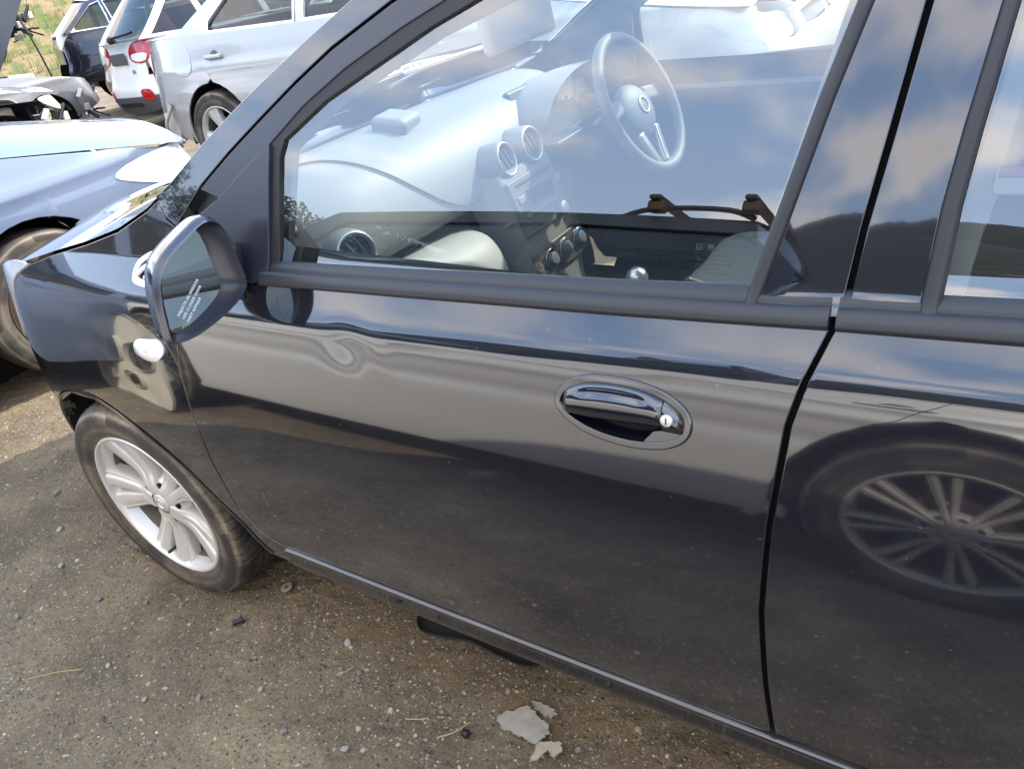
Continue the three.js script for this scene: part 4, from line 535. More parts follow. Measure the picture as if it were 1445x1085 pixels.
  part('floor', [rbox(2.3, 0.03, 1.36, 0.01, [1.40, 0.30, 0]), rbox(0.03, 0.6, 1.36, 0.01, [0.30, 0.62, 0])], M.carpet);
  // passenger visor folded down, its little mirror, and the rear-view mirror
  const vis = part('sun_visor', put(new RoundedBoxGeometry(0.022, 0.19, 0.26, 6, 0.0108), [0.885, 1.252, 0.265], [0, 0.10, 0.10]), M.liner);
  part('vanity_mirror', put(new THREE.BoxGeometry(0.002, 0.06, 0.10), [0.898, 1.275, 0.245], [0, 0.10, 0.10]), M.mirror, vis);
  part('rear_view_mirror', [put(new THREE.SphereGeometry(1, 24, 14), [0.93, 1.285, 0.0], [0, 0.1, 0], [0.022, 0.034, 0.11]), tube([[0.93, 1.29, 0], [0.90, 1.32, 0], [0.88, 1.33, 0]], 0.01, 6, 8)], M.blackPlastic);
}

// ------------------------------------------------------------------ the other cars of the yard, each from its own measurements: nose at local -x
function makeCar(name, label, category, pos, turn, o, group) {
  const t = thing(name, label, category, pos, turn, group);
  const { L = 4.5, W = 1.78, paintM = M.silver, sill = 0.24, wb = 2.65, axF = -0.0, wr = 0.315, noseY = 0.72, cowlX = -0.85, cowlY = 0.98, beltR = 1.03, roofF = -0.15, roofR = 0.95, roofY = 1.45, tailX = 1.75, deckY = 1.06, tum = 0.42, miss = [], lamps = 'clear', tint = M.glassDark, n = 5.2, rimMat = M.alloy, rims = {}, bumperM = null, lower = null } = o;
  const has = (k) => !miss.includes(k), hx = L / 2, hz = W / 2, aF = -wb / 2 + axF, aR = wb / 2 + axF;
  // plan outline by arc length, nose centre (0) to tail centre (ST)
  const pts = []; for (let i = 0; i <= 400; i++) { const a = i / 400 * Math.PI, c = Math.cos(a), s = Math.sin(a); pts.push([-Math.sign(c) * Math.pow(Math.abs(c), 2 / n) * hx, Math.pow(Math.max(0, s), 2 / n) * hz]); }
  const sl = [0]; for (let i = 1; i < pts.length; i++) sl.push(sl[i - 1] + Math.hypot(pts[i][0] - pts[i - 1][0], pts[i][1] - pts[i - 1][1])); const ST = sl[400];
  const plan = (s) => { s = clamp(s, 0, ST); let lo = 0, hi = 400; while (hi - lo > 1) { const m = (lo + hi) >> 1; if (sl[m] <= s) lo = m; else hi = m; } const f = (s - sl[lo]) / (sl[hi] - sl[lo] || 1); return [lerp(pts[lo][0], pts[hi][0], f), lerp(pts[lo][1], pts[hi][1], f)]; };
  const sX = (x) => { let lo = 0, hi = ST; for (let k = 0; k < 40; k++) { const m = (lo + hi) / 2; if (plan(m)[0] < x) lo = m; else hi = m; } return lo; };
  const top = [[-hx - 1, noseY - 0.03], [-hx, noseY - 0.03], [-hx + 0.15, noseY], [cowlX - 0.25, lerp(noseY, cowlY, 0.86)], [cowlX, cowlY], [lerp(cowlX, tailX, 0.5), lerp(cowlY, beltR, 0.4)], [tailX, beltR], [hx - 0.05, deckY - 0.03], [hx + 1, deckY - 0.06]];
  const tY = (x) => sp(top, x);
  const inz = (y) => sp([[0.15, 0.075], [0.30, 0.025], [0.50, 0.0], [0.66, 0.003], [0.80, 0.022], [0.95, 0.055], [1.1, 0.10]], y), inF = (y) => sp([[0.2, 0.08], [0.40, 0.0], [0.52, 0.0], [0.62, 0.05], [0.80, 0.16], [1.1, 0.5]], y), inR = (y) => sp([[0.2, 0.08], [0.40, 0.0], [0.55, 0.0], [0.68, 0.05], [1.0, 0.10], [1.2, 0.16]], y);
  const B = (s, y) => { const p = plan(s), k = p[0] / hx, w = Math.abs(k) ** 5; return [p[0] - Math.sign(k) * (k < 0 ? inF(y) : inR(y)) * w, y, p[1] * (1 - inz(y) / hz) + (0.010 * Math.exp(-(((y - 0.80) / 0.03) ** 2)) + (o.ridge || 0) * (Math.exp(-(((y - 0.70) / 0.016) ** 2)) - 0.9 * Math.exp(-(((y - 0.60) / 0.03) ** 2)))) * (1 - w)]; };
  const arcP = (ax, r, dir = 1) => { const c = sX(ax), a = []; for (let k = 0; k <= 18; k++) { const th = Math.PI * (1 - k / 18); a.push([c + r * Math.cos(th), Math.max(sill, wr - 0.02 + r * 1.02 * Math.sin(th) * (Math.sin(th) > 0 ? 1 : 0.3))]); } return dir > 0 ? a : a.reverse(); };
  const ra = wr + 0.065, cF = sX(aF), cR = sX(aR), d1 = sX(cowlX + 0.30), d2 = sX((cowlX + 0.30 + aR - 0.25) / 2 + 0.12), d3 = sX(aR - 0.05), s1 = 0.70, s2 = ST - 0.62, G = 0.004;
  const topLine = (a, b, dy = 0) => { const r = []; for (let k = 0; k <= 10; k++) { const s = lerp(a, b, k / 10); r.push([s, tY(plan(s)[0]) - dy]); } return r; };
  const mk = (nm, poly, mat, side, ex = {}) => mesh(nm, panel(poly, B, { cell: [0.10, o.cellY || 0.05], side, depth: 0.012, edge: 0.003, ...ex }), mat, t);
  for (const side of [1, -1]) {
    const sd = side > 0 ? 'L' : 'R', hasS = (k) => has(k) && has(k + sd);
    if (hasS('fender')) mk('front_fender', [[s1, 0.62], [s1 - 0.02, 0.74], ...topLine(s1 - 0.02, d1 - G).reverse().reverse(), [d1 - G, sill], ...arcP(aF, ra, -1).filter((p) => p[0] < d1 - 0.02 && p[0] > s1 - 0.02), [s1, 0.42]].map((p) => p), paintM, side);
    if (hasS('front_door')) { const dr = mk('front_door', [[d1, sill + 0.03], [d2 - G, sill + 0.03], ...topLine(d1, d2 - G).reverse()], paintM, side); mesh('door_handle', put(rbox(0.17, 0.032, 0.035, 0.014), [plan(d2 - 0.16)[0], tY(0) - 0.13, side * (B(d2 - 0.16, tY(0) - 0.13)[2] + 0.012)]), o.handleM || paintM, dr); }
    if (hasS('rear_door')) { const dr = mk('rear_door', [[d2, sill + 0.03], [Math.min(d3, cR - ra) - 0.02, sill + 0.03], ...arcP(aR, ra + 0.01).filter((p) => p[0] < d3 - 0.005), [d3 - G, 0.75], [d3 + 0.10, tY(aR) - 0.005], ...topLine(d2, d3 + 0.09).reverse()], paintM, side); mesh('door_handle', put(rbox(0.17, 0.032, 0.035, 0.014), [plan(d3 - 0.10)[0], tY(0.5) - 0.12, side * (B(d3 - 0.10, tY(0.5) - 0.12)[2] + 0.012)]), o.handleM || paintM, dr); mesh('handle_cup', put(new THREE.SphereGeometry(1, 14, 10), [plan(d3 - 0.10)[0], tY(0.5) - 0.12, side * (B(d3 - 0.10, tY(0.5) - 0.12)[2] - 0.006)], [0, 0, 0], [0.045, 0.04, 0.012]), M.greyPlastic, dr); }
    if (hasS('quarter')) { const q = mk('rear_quarter', [[d3, 0.75], [d3 + 0.105, tY(aR) - 0.004], ...topLine(d3 + 0.105, s2 + 0.28), [s2 + 0.25, 0.94], [s2, 0.90], [s2 - 0.03, 0.70], [s2 - 0.02, 0.62], [s2 - 0.05, 0.42], ...arcP(aR, ra, -1).filter((p) => p[0] > d3 - 0.0 && p[0] < s2 - 0.05)].map((p) => p), paintM, side); if (o.flap === side) mesh('fuel_flap', panel(smoothPoly([[cR - 0.02 - 0.10 + 0.28, 0.80], [cR + 0.34, 0.80], [cR + 0.34, 0.96], [cR + 0.16, 0.96]], 4), (a, b) => { const p = B(a, b); return [p[0], p[1], p[2] + 0.003]; }, { cell: 0.05, side, depth: 0.004 }), paintM, q); }
    if (hasS('sill')) mk('sill', [[cF + ra * 0.9, sill], [cR - ra * 0.9, sill], [cR - ra * 0.95, sill + 0.026], [cF + ra * 0.95, sill + 0.026]], lower || paintM, side, { depth: 0.05 });
    if (hasS('headlight')) { const hl = mk('headlight', smoothPoly(o.headPoly || [[0.30, 0.60], [0.50, 0.575], [0.78, 0.60], [0.98, 0.70], [1.02, 0.755], [0.85, 0.765], [0.55, noseY - 0.01], [0.33, noseY - 0.045]], 3), lamps === 'fogged' ? M.fogged : lamps === 'plain' ? M.clearPlastic : M.lens, side, { off: 0.004, cell: 0.05 }); mk('lamp_bowl', smoothPoly([[0.32, 0.61], [0.50, 0.585], [0.77, 0.61], [0.94, 0.70], [0.80, 0.745], [0.55, noseY - 0.03], [0.35, noseY - 0.06]], 2), M.lampBowl, side, { off: -0.05, cell: 0.05 }).name = 'lamp_bowl'; }
    if (hasS('tail_lamp')) { const y0 = o.lampY || 0.72, h = o.lampH || 0.24; mk('tail_lamp', smoothPoly([[s2 + 0.30, y0 + h * 0.15], [s2 + 0.02, y0], [s2 - 0.12, y0 + h * 0.55], [s2 - 0.28, y0 + h * 1.0], [s2 - 0.05, y0 + h * 1.02], [s2 + 0.22, y0 + h * 0.86], [s2 + 0.32, y0 + h * 0.5]], 3), o.lampM || M.redLens, side, { off: 0.008, cell: 0.04 }); if (o.lampWhite) mk('reversing_lens', smoothPoly([[s2 + 0.27, y0 + h * 0.19], [s2 + 0.03, y0 + h * 0.07], [s2 - 0.02, y0 + h * 0.34], [s2 + 0.14, y0 + h * 0.42], [s2 + 0.27, y0 + h * 0.36]], 3), M.clearPlastic, side, { off: 0.011, cell: 0.04 }); }
    // greenhouse
    const yR = roofY - 0.055, tb = (x) => tY(x), GZ = (x, y) => { const k = Math.abs(x / hx), b = plan(sX(x))[1] * (1 - inz(tb(x)) / hz) - 0.012; return b - tum * (y - tb(x)) - 0.22 * (y - tb(x)) ** 2; }, gm = (x, y) => [x, y, GZ(x, y)];
    const A0 = [cowlX, cowlY - 0.005], A1 = [roofF, yR], D1 = [roofR, yR - 0.01], D0 = [tailX, tb(tailX) - 0.005], mid = [], base = []; for (let k = 1; k < 8; k++) { const x = lerp(roofF, roofR, k / 8); mid.push([x, yR + 0.03 * Math.sin(Math.PI * k / 8)]); const xb = lerp(tailX, cowlX, k / 8); base.push([xb, tb(xb) - 0.005]); }
    const pA = 0.085, xB = plan(d2)[0], dMid = d3, xC = plan(d3)[0] + 0.06, wTop = (x) => yR - 0.055 + 0.03 * Math.sin(Math.PI * clamp((x - roofF) / (roofR - roofF))), wBot = (x) => tb(x) + 0.014;
    const w1 = [[cowlX + 0.36, wBot(cowlX + 0.36)], [xB - 0.05, wBot(xB)], [xB - 0.03, wTop(xB)], [Math.max(roofF + 0.10, lerp(cowlX, roofF, 1) + 0.06), wTop(roofF + 0.1)]], w2 = [[xB + 0.05, wBot(xB)], [xC - 0.04, wBot(xC)], [Math.min(xC + 0.0, roofR - 0.02), wTop(Math.min(xC, roofR))], [xB + 0.06, wTop(xB)]];
    const hs = [w1, w2]; let w3 = null; const dx = (y) => lerp(D0[0], D1[0], clamp((y - D0[1]) / (D1[1] - D0[1])));
    if (o.thirdWindow) { w3 = [[xC + 0.06, wBot(xC)], [dx(wBot(xC)) - 0.14, wBot(tailX) + 0.01], [dx(wTop(roofR) - 0.02) - 0.12, wTop(roofR) - 0.02], [xC + 0.07, wTop(xC)]]; hs.push(w3); }
    if (has('greenhouse')) {
      const sf = mesh('window_surround', panel([A0, ...base.slice().reverse(), D0, D1, ...mid.slice().reverse(), A1], gm, { cell: 0.10, holes: hs, side, depth: 0.03, edge: 0.004 }), o.surroundM || paintM, t);
      hs.forEach((w) => { const ww = w.map(([a, b]) => [a, b]); mesh('window_pane', panel(ww, (x, y) => [x, y, GZ(x, y) - 0.012], { cell: 0.2, side, depth: 0 }), tint, sf); if (o.chromeTrim) mesh('window_trim', panel(w.map(([x, y], i) => { const cx = w.reduce((a, b) => a + b[0], 0) / w.length, cy = w.reduce((a, b) => a + b[1], 0) / w.length; return [x + 0.016 * Math.sign(x - cx), y + 0.016 * Math.sign(y - cy)]; }), gm, { cell: 0.1, holes: [w], side, off: 0.006, depth: 0.006 }), M.chrome, sf); });
      if (has('mirror')) mesh('wing_mirror', [put(new THREE.SphereGeometry(1, 16, 12), [cowlX + 0.38, tb(cowlX + 0.38) + 0.10, side * (hz + 0.10)], [0, 0.2 * side, 0], [0.055, 0.075, 0.115]), rbox(0.05, 0.03, 0.12, 0.01, [cowlX + 0.40, tb(cowlX) + 0.05, side * (hz + 0.0)])], paintM, t);
    }
    // wheels, wells
    for (const [ax, k] of [[aF, 'F'], [aR, 'R']]) { if (has('wheel' + k + sd)) wheel(t, [ax, wr, side * (hz - 0.015)], side, { R: wr, w: 0.205, rr: wr * 0.69, mat: rimMat, ...rims }); mesh('wheel_well', [put(new THREE.CylinderGeometry(ra + 0.03, ra + 0.03, 0.36, 24, 1, true, 0, Math.PI), [ax, wr - 0.03, side * (hz - 0.235)], [Math.PI / 2, Math.PI / 2, 0]), put(new THREE.CircleGeometry(ra + 0.03, 24), [ax, wr - 0.03, side * (hz - 0.41)])], M.gap, t); }
    if (has('front_bumper')) mk('front_bumper', [[0.0, sill], [s1 + 0.12, sill], [s1 + 0.06, 0.44], [s1 - 0.005, 0.615], [0.96, 0.69], [0.78, 0.59], [0.5, 0.565], [0.30, 0.59], [0.0, 0.58]].filter((p) => !(p[0] > s1 + 0.13)), bumperM || paintM, side, { depth: 0.03 });
    if (has('grille')) { const gr = mk('grille', [[0, 0.59], [0.29, 0.60], [0.32, noseY - 0.06], [0, noseY - 0.05]], M.blackPlastic, side, { off: -0.03 }); mk('grille_surround', [[0, noseY - 0.075], [0.325, noseY - 0.085], [0.325, noseY - 0.05], [0, noseY - 0.04]], M.chrome, side, { off: 0.006 }); }
    if (has('rear_bumper')) { mk('rear_bumper', [[s2 - 0.045, lower ? 0.46 : 0.30], [s2 - 0.02, 0.61], [s2 - 0.005, 0.70], [ST, 0.70], [ST, lower ? 0.46 : 0.28]], paintM, side, { depth: 0.03 }); if (lower) mk('lower_bumper', [[s2 - 0.12, 0.34], [s2 - 0.045, 0.455], [ST, 0.455], [ST, 0.22], [s2 + 0.1, 0.26]], lower, side, { depth: 0.03, off: 0.006 }); if (o.reflector) mk('reflector', smoothPoly([[s2 + 0.02, 0.415], [s2 + 0.20, 0.43], [s2 + 0.22, 0.53], [s2 + 0.06, 0.53]], 3), M.redLens, side, { off: 0.014, cell: 0.05 }); }
    if (has('tailgate')) { const y1 = tY(hx) ; const g2 = mk('tailgate', [[s2 + 0.06, 0.705], [ST, 0.705], [ST, y1], [s2 + 0.285, y1], [s2 + 0.25, 0.94], [s2 + 0.06, 0.90]].map((p) => p), paintM, side, { depth: 0.02 }); }
  }
  const tz = (x) => { const s = sX(x); return B(s, tY(x))[2]; };
  const cap = (x0, x1, bow0, bow1, crown, nu = 24, nv = 24) => grid(nu, nv, (u, v) => { const f = u * 2 - 1, x = lerp(x0, x1, v), e = Math.max(0.02, B(sX(x), tY(x))[2]) - 0.002, k = 1 - f * f; return [x + lerp(bow0, bow1, v) * k, tY(x) + 0.004 + crown * (1 - Math.pow(Math.abs(f), 2.6)) + 0.010 * Math.exp(-(((Math.abs(f) - 0.60) / 0.08) ** 2)) * smooth(0, 0.3, v), f * e]; });
  if (has('bonnet')) mesh('bonnet', cap(-hx + 0.17, cowlX - 0.02, -0.02, -0.14, o.crown || 0.05, 30, 30), paintM, t);
  if (has('greenhouse')) {
    const yR = roofY - 0.055, e0 = (x) => plan(sX(x))[1] * (1 - inz(tY(x)) / hz) - 0.012, gz = (x, y) => e0(x) - tum * (y - tY(x)) - 0.22 * (y - tY(x)) ** 2;
    const ws = (x0, y0, x1, y1, b) => grid(20, 12, (u, v) => { const f = u * 2 - 1, x = lerp(x0, x1, v), y = lerp(y0, y1, v), k = 1 - f * f; return [x + b * k, y + 0.02 * k * v, f * (gz(x, y) - 0.008)]; });
    mesh('windscreen', ws(cowlX, cowlY, roofF, yR, -0.14), M.glass, t);
    mesh('rear_window', ws(tailX, tY(tailX), roofR, yR - 0.01, o.tailBow ?? 0.10), tint, t);
    const rf = mesh('roof', grid(24, 20, (u, v) => { const f = u * 2 - 1, x = lerp(roofF, roofR, v), y = yR + 0.03 * Math.sin(Math.PI * v), k = 1 - f * f; return [x + lerp(-0.14, o.tailBow ?? 0.10, v) * k, y + 0.05 * k, f * (gz(x, y) + 0.001)]; }), paintM, t);
    if (o.rack) for (const s of [1, -1]) { mesh('roof_rail', [tube([[roofR - 0.46, yR + 0.02, s * (gz(0, yR) - 0.03)], [roofR - 0.38, yR + 0.05, s * (gz(0, yR) - 0.03)], [roofR - 0.10, yR + 0.05, s * (gz(0, yR) - 0.03)], [roofR - 0.02, yR + 0.02, s * (gz(0, yR) - 0.03)]], 0.011, 30, 8)], M.blackPlastic, t); }
    if (o.rack) for (const x of [roofR - 0.34, roofR - 0.03]) mesh('roof_crossbar', [rbox(0.04, 0.02, 1.2, 0.008, [x, yR + 0.085, 0]), rbox(0.055, 0.045, 0.05, 0.01, [x, yR + 0.055, 0.56]), rbox(0.055, 0.045, 0.05, 0.01, [x, yR + 0.055, -0.56])], M.steel, t);
    for (const s of [1, -1]) mesh('seat', [rbox(0.14, 0.62, 0.48, 0.06, [0.05, 0.85, s * 0.36], [0, 0, -0.25], 3), rbox(0.48, 0.14, 0.48, 0.06, [-0.22, 0.55, s * 0.36], [0, 0, 0.05], 3), rbox(0.09, 0.17, 0.26, 0.04, [0.17, 1.24, s * 0.36], [0, 0, -0.2], 3)], M.dashDark, t);
    mesh('dashboard', rbox(0.4, 0.3, W * 0.80, 0.1, [cowlX + 0.32, 0.83, 0], [0, 0, 0.1], 3), M.dashDark, t);
  }
  if (has('deck') && !o.hatch) mesh('boot_lid', cap(tailX - 0.04, hx - 0.13, 0.06, 0.03, 0.03), paintM, t);
  mesh('floor', rbox(L * 0.82, 0.10, W * 0.72, 0.03, [0, 0.30, 0]), M.gap, t);
  if (o.scale) t.scale.setScalar(o.scale);
  if (o.extra) o.extra(t, { B, plan, sX, ST, s2, s1, tY, hx, hz, d1, d2, d3, cF, cR, mk, yR: roofY - 0.055 });
  return t;
}

// row beyond: the pale blue car whose nose stands just ahead of the hatchback
makeCar('sedan', 'pale blue sedan with bare rusty front wheel, nose just ahead of the dark hatchback', 'car', [-2.62, 0.02, 1.27], -Math.PI / 2, { L: 4.6, W: 1.82, paintM: M.blue, lamps: 'plain', headPoly: [[0.30, 0.57], [0.60, 0.53], [0.95, 0.59], [1.20, 0.665], [1.30, 0.715], [1.20, 0.745], [0.85, 0.755], [0.5, 0.73], [0.33, 0.69]], noseY: 0.735, cowlX: -0.78, cowlY: 0.99, rims: { style: 'steel', mat: M.steel }, crown: 0.135, axF: 0.16 });
// silver sedan standing across the far side, its right rear corner torn off
makeCar('sedan', 'silver sedan with torn-off rear corner, seen side-on past the pale blue car', 'car', [-1.78, 0.15, -2.97], Math.PI + 0.015, { L: 4.95, W: 1.88, paintM: M.silver, flap: -1, wb: 2.90, wr: 0.335, noseY: 0.74, crown: 0.07, axF: -0.02, miss: ['rear_bumper', 'tail_lamp'], rims: { n: 5, twin: 0.14 }, roofY: 1.46, chromeTrim: true, extra: (t, k) => {
  mesh('torn_panel', [rbox(0.10, 0.34, 0.05, 0.01, [k.hx - 0.42, 0.48, -k.hz + 0.10], [0.1, 0.3, 0.2]), rbox(0.05, 0.22, 0.12, 0.01, [k.hx - 0.30, 0.42, -k.hz + 0.16], [0.3, 0.2, -0.3]), tube([[k.hx - 0.5, 0.6, -k.hz + 0.06], [k.hx - 0.40, 0.45, -k.hz + 0.02], [k.hx - 0.38, 0.28, -k.hz + 0.1]], 0.014, 10, 6), rbox(0.2, 0.16, 1.3, 0.02, [k.hx - 0.22, 0.46, 0])], M.alloyDirty, t);
  k.mk('tail_lamp', smoothPoly([[k.s2 + 0.10, 0.66], [k.s2 - 0.10, 0.67], [k.s2 - 0.17, 0.80], [k.s2 - 0.21, 0.955], [k.s2 - 0.05, 0.975], [k.s2 + 0.14, 0.97]], 2), M.redLens, -1, { off: 0.006, cell: 0.05 });
} });
// white sport utility, tail towards the aisle
makeCar('suv', 'white sport utility with big red tail lamp and grey lower bumper, beside the silver sedan', 'car', [-8.45, 0.02, -7.12], -Math.PI / 2 - 0.10, { L: 4.85, W: 1.88, paintM: M.white, lower: M.greyPlastic, wr: 0.35, sill: 0.32, roofY: 1.66, cowlY: 1.08, beltR: 1.13, deckY: 1.15, tailX: 2.28, roofR: 1.75, hatch: true, thirdWindow: true, lampY: 0.86, lampH: 0.26, lampWhite: true, reflector: true, tailBow: 0.14, n: 4.2, noseY: 0.85, extra: (t, k) => {
  const tx = textTex(128, 64, (x) => { x.fillStyle = '#000'; x.fillRect(0, 0, 128, 64); x.fillStyle = '#fff'; x.font = 'bold 54px sans-serif'; x.fillText('V6', 24, 52); });
  mesh('badge', panel([[k.s2 + 0.22, 0.72], [k.s2 + 0.40, 0.72], [k.s2 + 0.40, 0.80], [k.s2 + 0.22, 0.80]], k.B, { off: 0.006, depth: 0, side: -1, uv: (a, b) => [1 - (a - k.s2 - 0.22) / 0.18, (b - 0.72) / 0.08] }), phys({ color: lin(0.08, 0.08, 0.08), alphaMap: tx, transparent: true, alphaTest: 0.5 }), t);
  mesh('number_plate_recess', rbox(0.02, 0.14, 0.42, 0.02, [k.hx - 0.06, 0.93, 0]), M.greyPlastic, t);
  mesh('rear_wiper', [tube([[2.42, 1.19, -0.1], [2.43, 1.20, -0.35], [2.36, 1.22, -0.62]], 0.018, 12, 6), put(new THREE.SphereGeometry(0.05, 10, 8), [2.41, 1.17, -0.1])], M.blackPlastic, t);
  mesh('tow_panel', rbox(0.03, 0.05, 0.6, 0.01, [k.hx - 0.01, 0.36, 0]), M.gap, t);
} });
makeCar('hatchback', 'maroon hatchback, only a sliver of its tail showing left of the white sport utility', 'car', [-10.55, 0.05, -8.0], -Math.PI / 2 - 0.05, { L: 4.3, W: 1.74, paintM: M.maroon, hatch: true, tailX: 1.95, roofR: 1.5, beltR: 1.0, deckY: 1.0, roofY: 1.5, lampM: M.clearPlastic, lampY: 0.80, lampH: 0.3 });
makeCar('suv', 'dark navy sport utility with clear tail lamp and missing rear bumper', 'car', [-11.92, 0.24, -8.28], -Math.PI / 2 - 0.38, { L: 4.7, W: 1.87, paintM: M.dkblue, wr: 0.35, sill: 0.32, roofY: 1.62, cowlY: 1.08, beltR: 1.14, deckY: 1.12, tailX: 2.15, roofR: 1.6, hatch: true, thirdWindow: true, chromeTrim: true, miss: ['rear_bumper', 'wheelRR'], lampM: M.clearPlastic, lampY: 0.93, lampH: 0.24, noseY: 0.85, extra: (t, k) => { mesh('rear_crossmember', [rbox(0.08, 0.12, 1.3, 0.02, [k.hx - 0.28, 0.55, 0]), rbox(0.05, 0.5, 0.05, 0.01, [k.hx - 0.25, 0.45, 0.5])], M.blackPlastic, t); mesh('lamp_red_lens', panel(smoothPoly([[k.s2 - 0.12, 1.07], [k.s2 + 0.02, 1.0], [k.s2 + 0.06, 1.07], [k.s2 - 0.16, 1.14]], 2), k.B, { off: 0.013, cell: 0.04, depth: 0 }), M.redLens, t); } });
// wrecks with their noses to the aisle
const wreck = (t, k) => {
  const R = rng(5 + Math.round(k.hx * 100)), bits = [[], [], []];
  mesh('radiator_support', [rbox(0.06, 0.06, 1.5, 0.01, [-k.hx + 0.34, 0.70, 0]), rbox(0.06, 0.08, 1.45, 0.01, [-k.hx + 0.36, 0.36, 0]), rbox(0.05, 0.36, 0.05, 0.01, [-k.hx + 0.35, 0.52, 0.62]), rbox(0.05, 0.36, 0.05, 0.01, [-k.hx + 0.35, 0.52, -0.62]), rbox(0.04, 0.32, 0.9, 0.01, [-k.hx + 0.40, 0.52, 0])], M.blackPlastic, t);
  mesh('crash_bar', [rbox(0.09, 0.11, 1.35, 0.02, [-k.hx + 0.17, 0.50, 0], [0, 0.06, 0.05])], M.alloyDirty, t);
  for (let i = 0; i < 36; i++) { const x = -k.hx + 0.10 + 0.45 * R(), y = 0.22 + 0.45 * R(), z = (R() - 0.5) * 1.7; bits[i % 3].push(i % 2 ? rbox(0.05 + 0.12 * R(), 0.04 + 0.10 * R(), 0.05 + 0.14 * R(), 0.01, [x, y, z], [R() * 3, R() * 3, R()]) : tube([[x, y, z], [x + (R() - 0.5) * 0.3, y + (R() - 0.5) * 0.25, z + (R() - 0.5) * 0.3], [x + (R() - 0.5) * 0.3, y - 0.2 * R(), z + (R() - 0.5) * 0.5]], 0.008 + 0.012 * R(), 10, 6)); }
  mesh('broken_trim', bits[0], M.blackPlastic, t); mesh('broken_bracket', bits[1], M.alloyDirty, t); mesh('loose_hose', bits[2], M.greyPlastic, t);
};
makeCar('sedan', 'silver sedan with smashed open nose and yellowed headlight, in the left row', 'car', [-8.5, 0.03, -1.2], -Math.PI / 2 + 0.05, { L: 4.6, W: 1.80, paintM: M.silverB, lamps: 'fogged', noseY: 0.78, miss: ['front_bumper', 'grille', 'wheelFR', 'fenderR'], crown: 0.09, extra: (t, k) => { wreck(t, k); mesh('engine_block', [rbox(0.5, 0.35, 0.6, 0.05, [-1.5, 0.55, -0.1], [0, 0.1, 0], 3), rbox(0.3, 0.15, 0.4, 0.04, [-1.45, 0.76, -0.1], [0, 0, 0.1], 3)], M.alloyDirty, t); } });
makeCar('hatchback', 'white front-damaged hatchback with fender cut open, past the pale blue car', 'car', [-5.45, 0.08, 0.72], -Math.PI / 2 + 0.02, { L: 4.3, W: 1.72, paintM: M.white, noseY: 0.74, miss: ['front_bumper', 'grille', 'headlight', 'wheelFR'], crown: 0.04, extra: wreck });
makeCar('sedan', 'dark stripped sedan propped up high, nose open, beyond the smashed silver sedan', 'car', [-12.1, 1.22, -3.15], -Math.PI / 2, { L: 4.6, W: 1.8, paintM: M.dkblue, miss: ['wheelFR', 'wheelFL', 'fenderR', 'front_bumper', 'grille', 'headlight', 'bonnet'], extra: (t, k) => { wreck(t, k); mesh('raised_bonnet', grid(16, 16, (u, v) => { const f = u * 2 - 1, a = 0.95; return [-0.95 - Math.cos(a) * 1.15 * v, 1.0 + Math.sin(a) * 1.15 * v + 0.04 * (1 - f * f), f * lerp(0.72, 0.6, v)]; }), M.dkblue, t); mesh('bonnet_stay', tube([[-1.6, 0.85, 0.6], [-1.55, 1.35, 0.62], [-1.5, 1.75, 0.55]], 0.01, 8, 6), M.blackPlastic, t); mesh('engine_block', [rbox(0.6, 0.4, 0.7, 0.06, [-1.5, 0.62, 0], [0, 0, 0], 3)], M.blackPlastic, t); } });
makeCar('sedan', 'silver sedan with its dark bonnet propped up, behind the smashed silver sedan', 'car', [-10.5, 0.04, -2.75], -Math.PI / 2 + 0.02, { L: 4.6, W: 1.8, paintM: M.silverB, noseY: 0.76, miss: ['front_bumper', 'grille', 'headlight', 'bonnet', 'wheelFR'], extra: (t, k) => { wreck(t, k); mesh('raised_bonnet', grid(16, 16, (u, v) => { const f = u * 2 - 1, a = 0.80; return [-0.95 - Math.cos(a) * 1.2 * v, 1.0 + Math.sin(a) * 1.2 * v + 0.04 * (1 - f * f), f * lerp(0.74, 0.62, v)]; }), M.blackPlastic, t); mesh('bonnet_stay', tube([[-1.7, 0.85, -0.6], [-1.66, 1.25, -0.62], [-1.62, 1.65, -0.58]], 0.012, 8, 6), M.blackPlastic, t); mesh('engine_block', [rbox(0.6, 0.4, 0.7, 0.06, [-1.5, 0.66, 0], [0, 0, 0], 3), rbox(0.4, 0.12, 0.5, 0.04, [-1.5, 0.9, 0.05], [0, 0, 0.1], 3)], M.alloyDirty, t); } });
// those that show only as reflections
makeCar('pickup', 'pale utility pickup with rusty bar behind its cab, mirrored in the dark door and window', 'pickup', [0.08, 0, 2.70], 0, { L: 5.2, W: 1.84, paintM: M.pearl, wb: 3.12, roofY: 1.54, cowlX: -1.45, roofF: -0.85, roofR: 0.90, tailX: 1.08, tailBow: 0.02, cowlY: 0.95, beltR: 0.97, deckY: 0.96, rack: true, ridge: 0.009, cellY: 0.012, surroundM: M.blackPlastic, wr: 0.335, rims: { n: 8, twin: 0.12, sw: 0.018 }, rimMat: M.alloyDirty, noseY: 0.78, hatch: true, extra: (t, k) => {
  mesh('tray_floor', rbox(1.45, 0.04, 1.5, 0.01, [1.78, 0.62, 0]), M.blackPlastic, t); mesh('tray_rail', [rbox(1.5, 0.05, 0.07, 0.015, [1.8, 0.975, -0.82]), rbox(1.5, 0.05, 0.07, 0.015, [1.8, 0.975, 0.82])], M.pearl, t);
} });
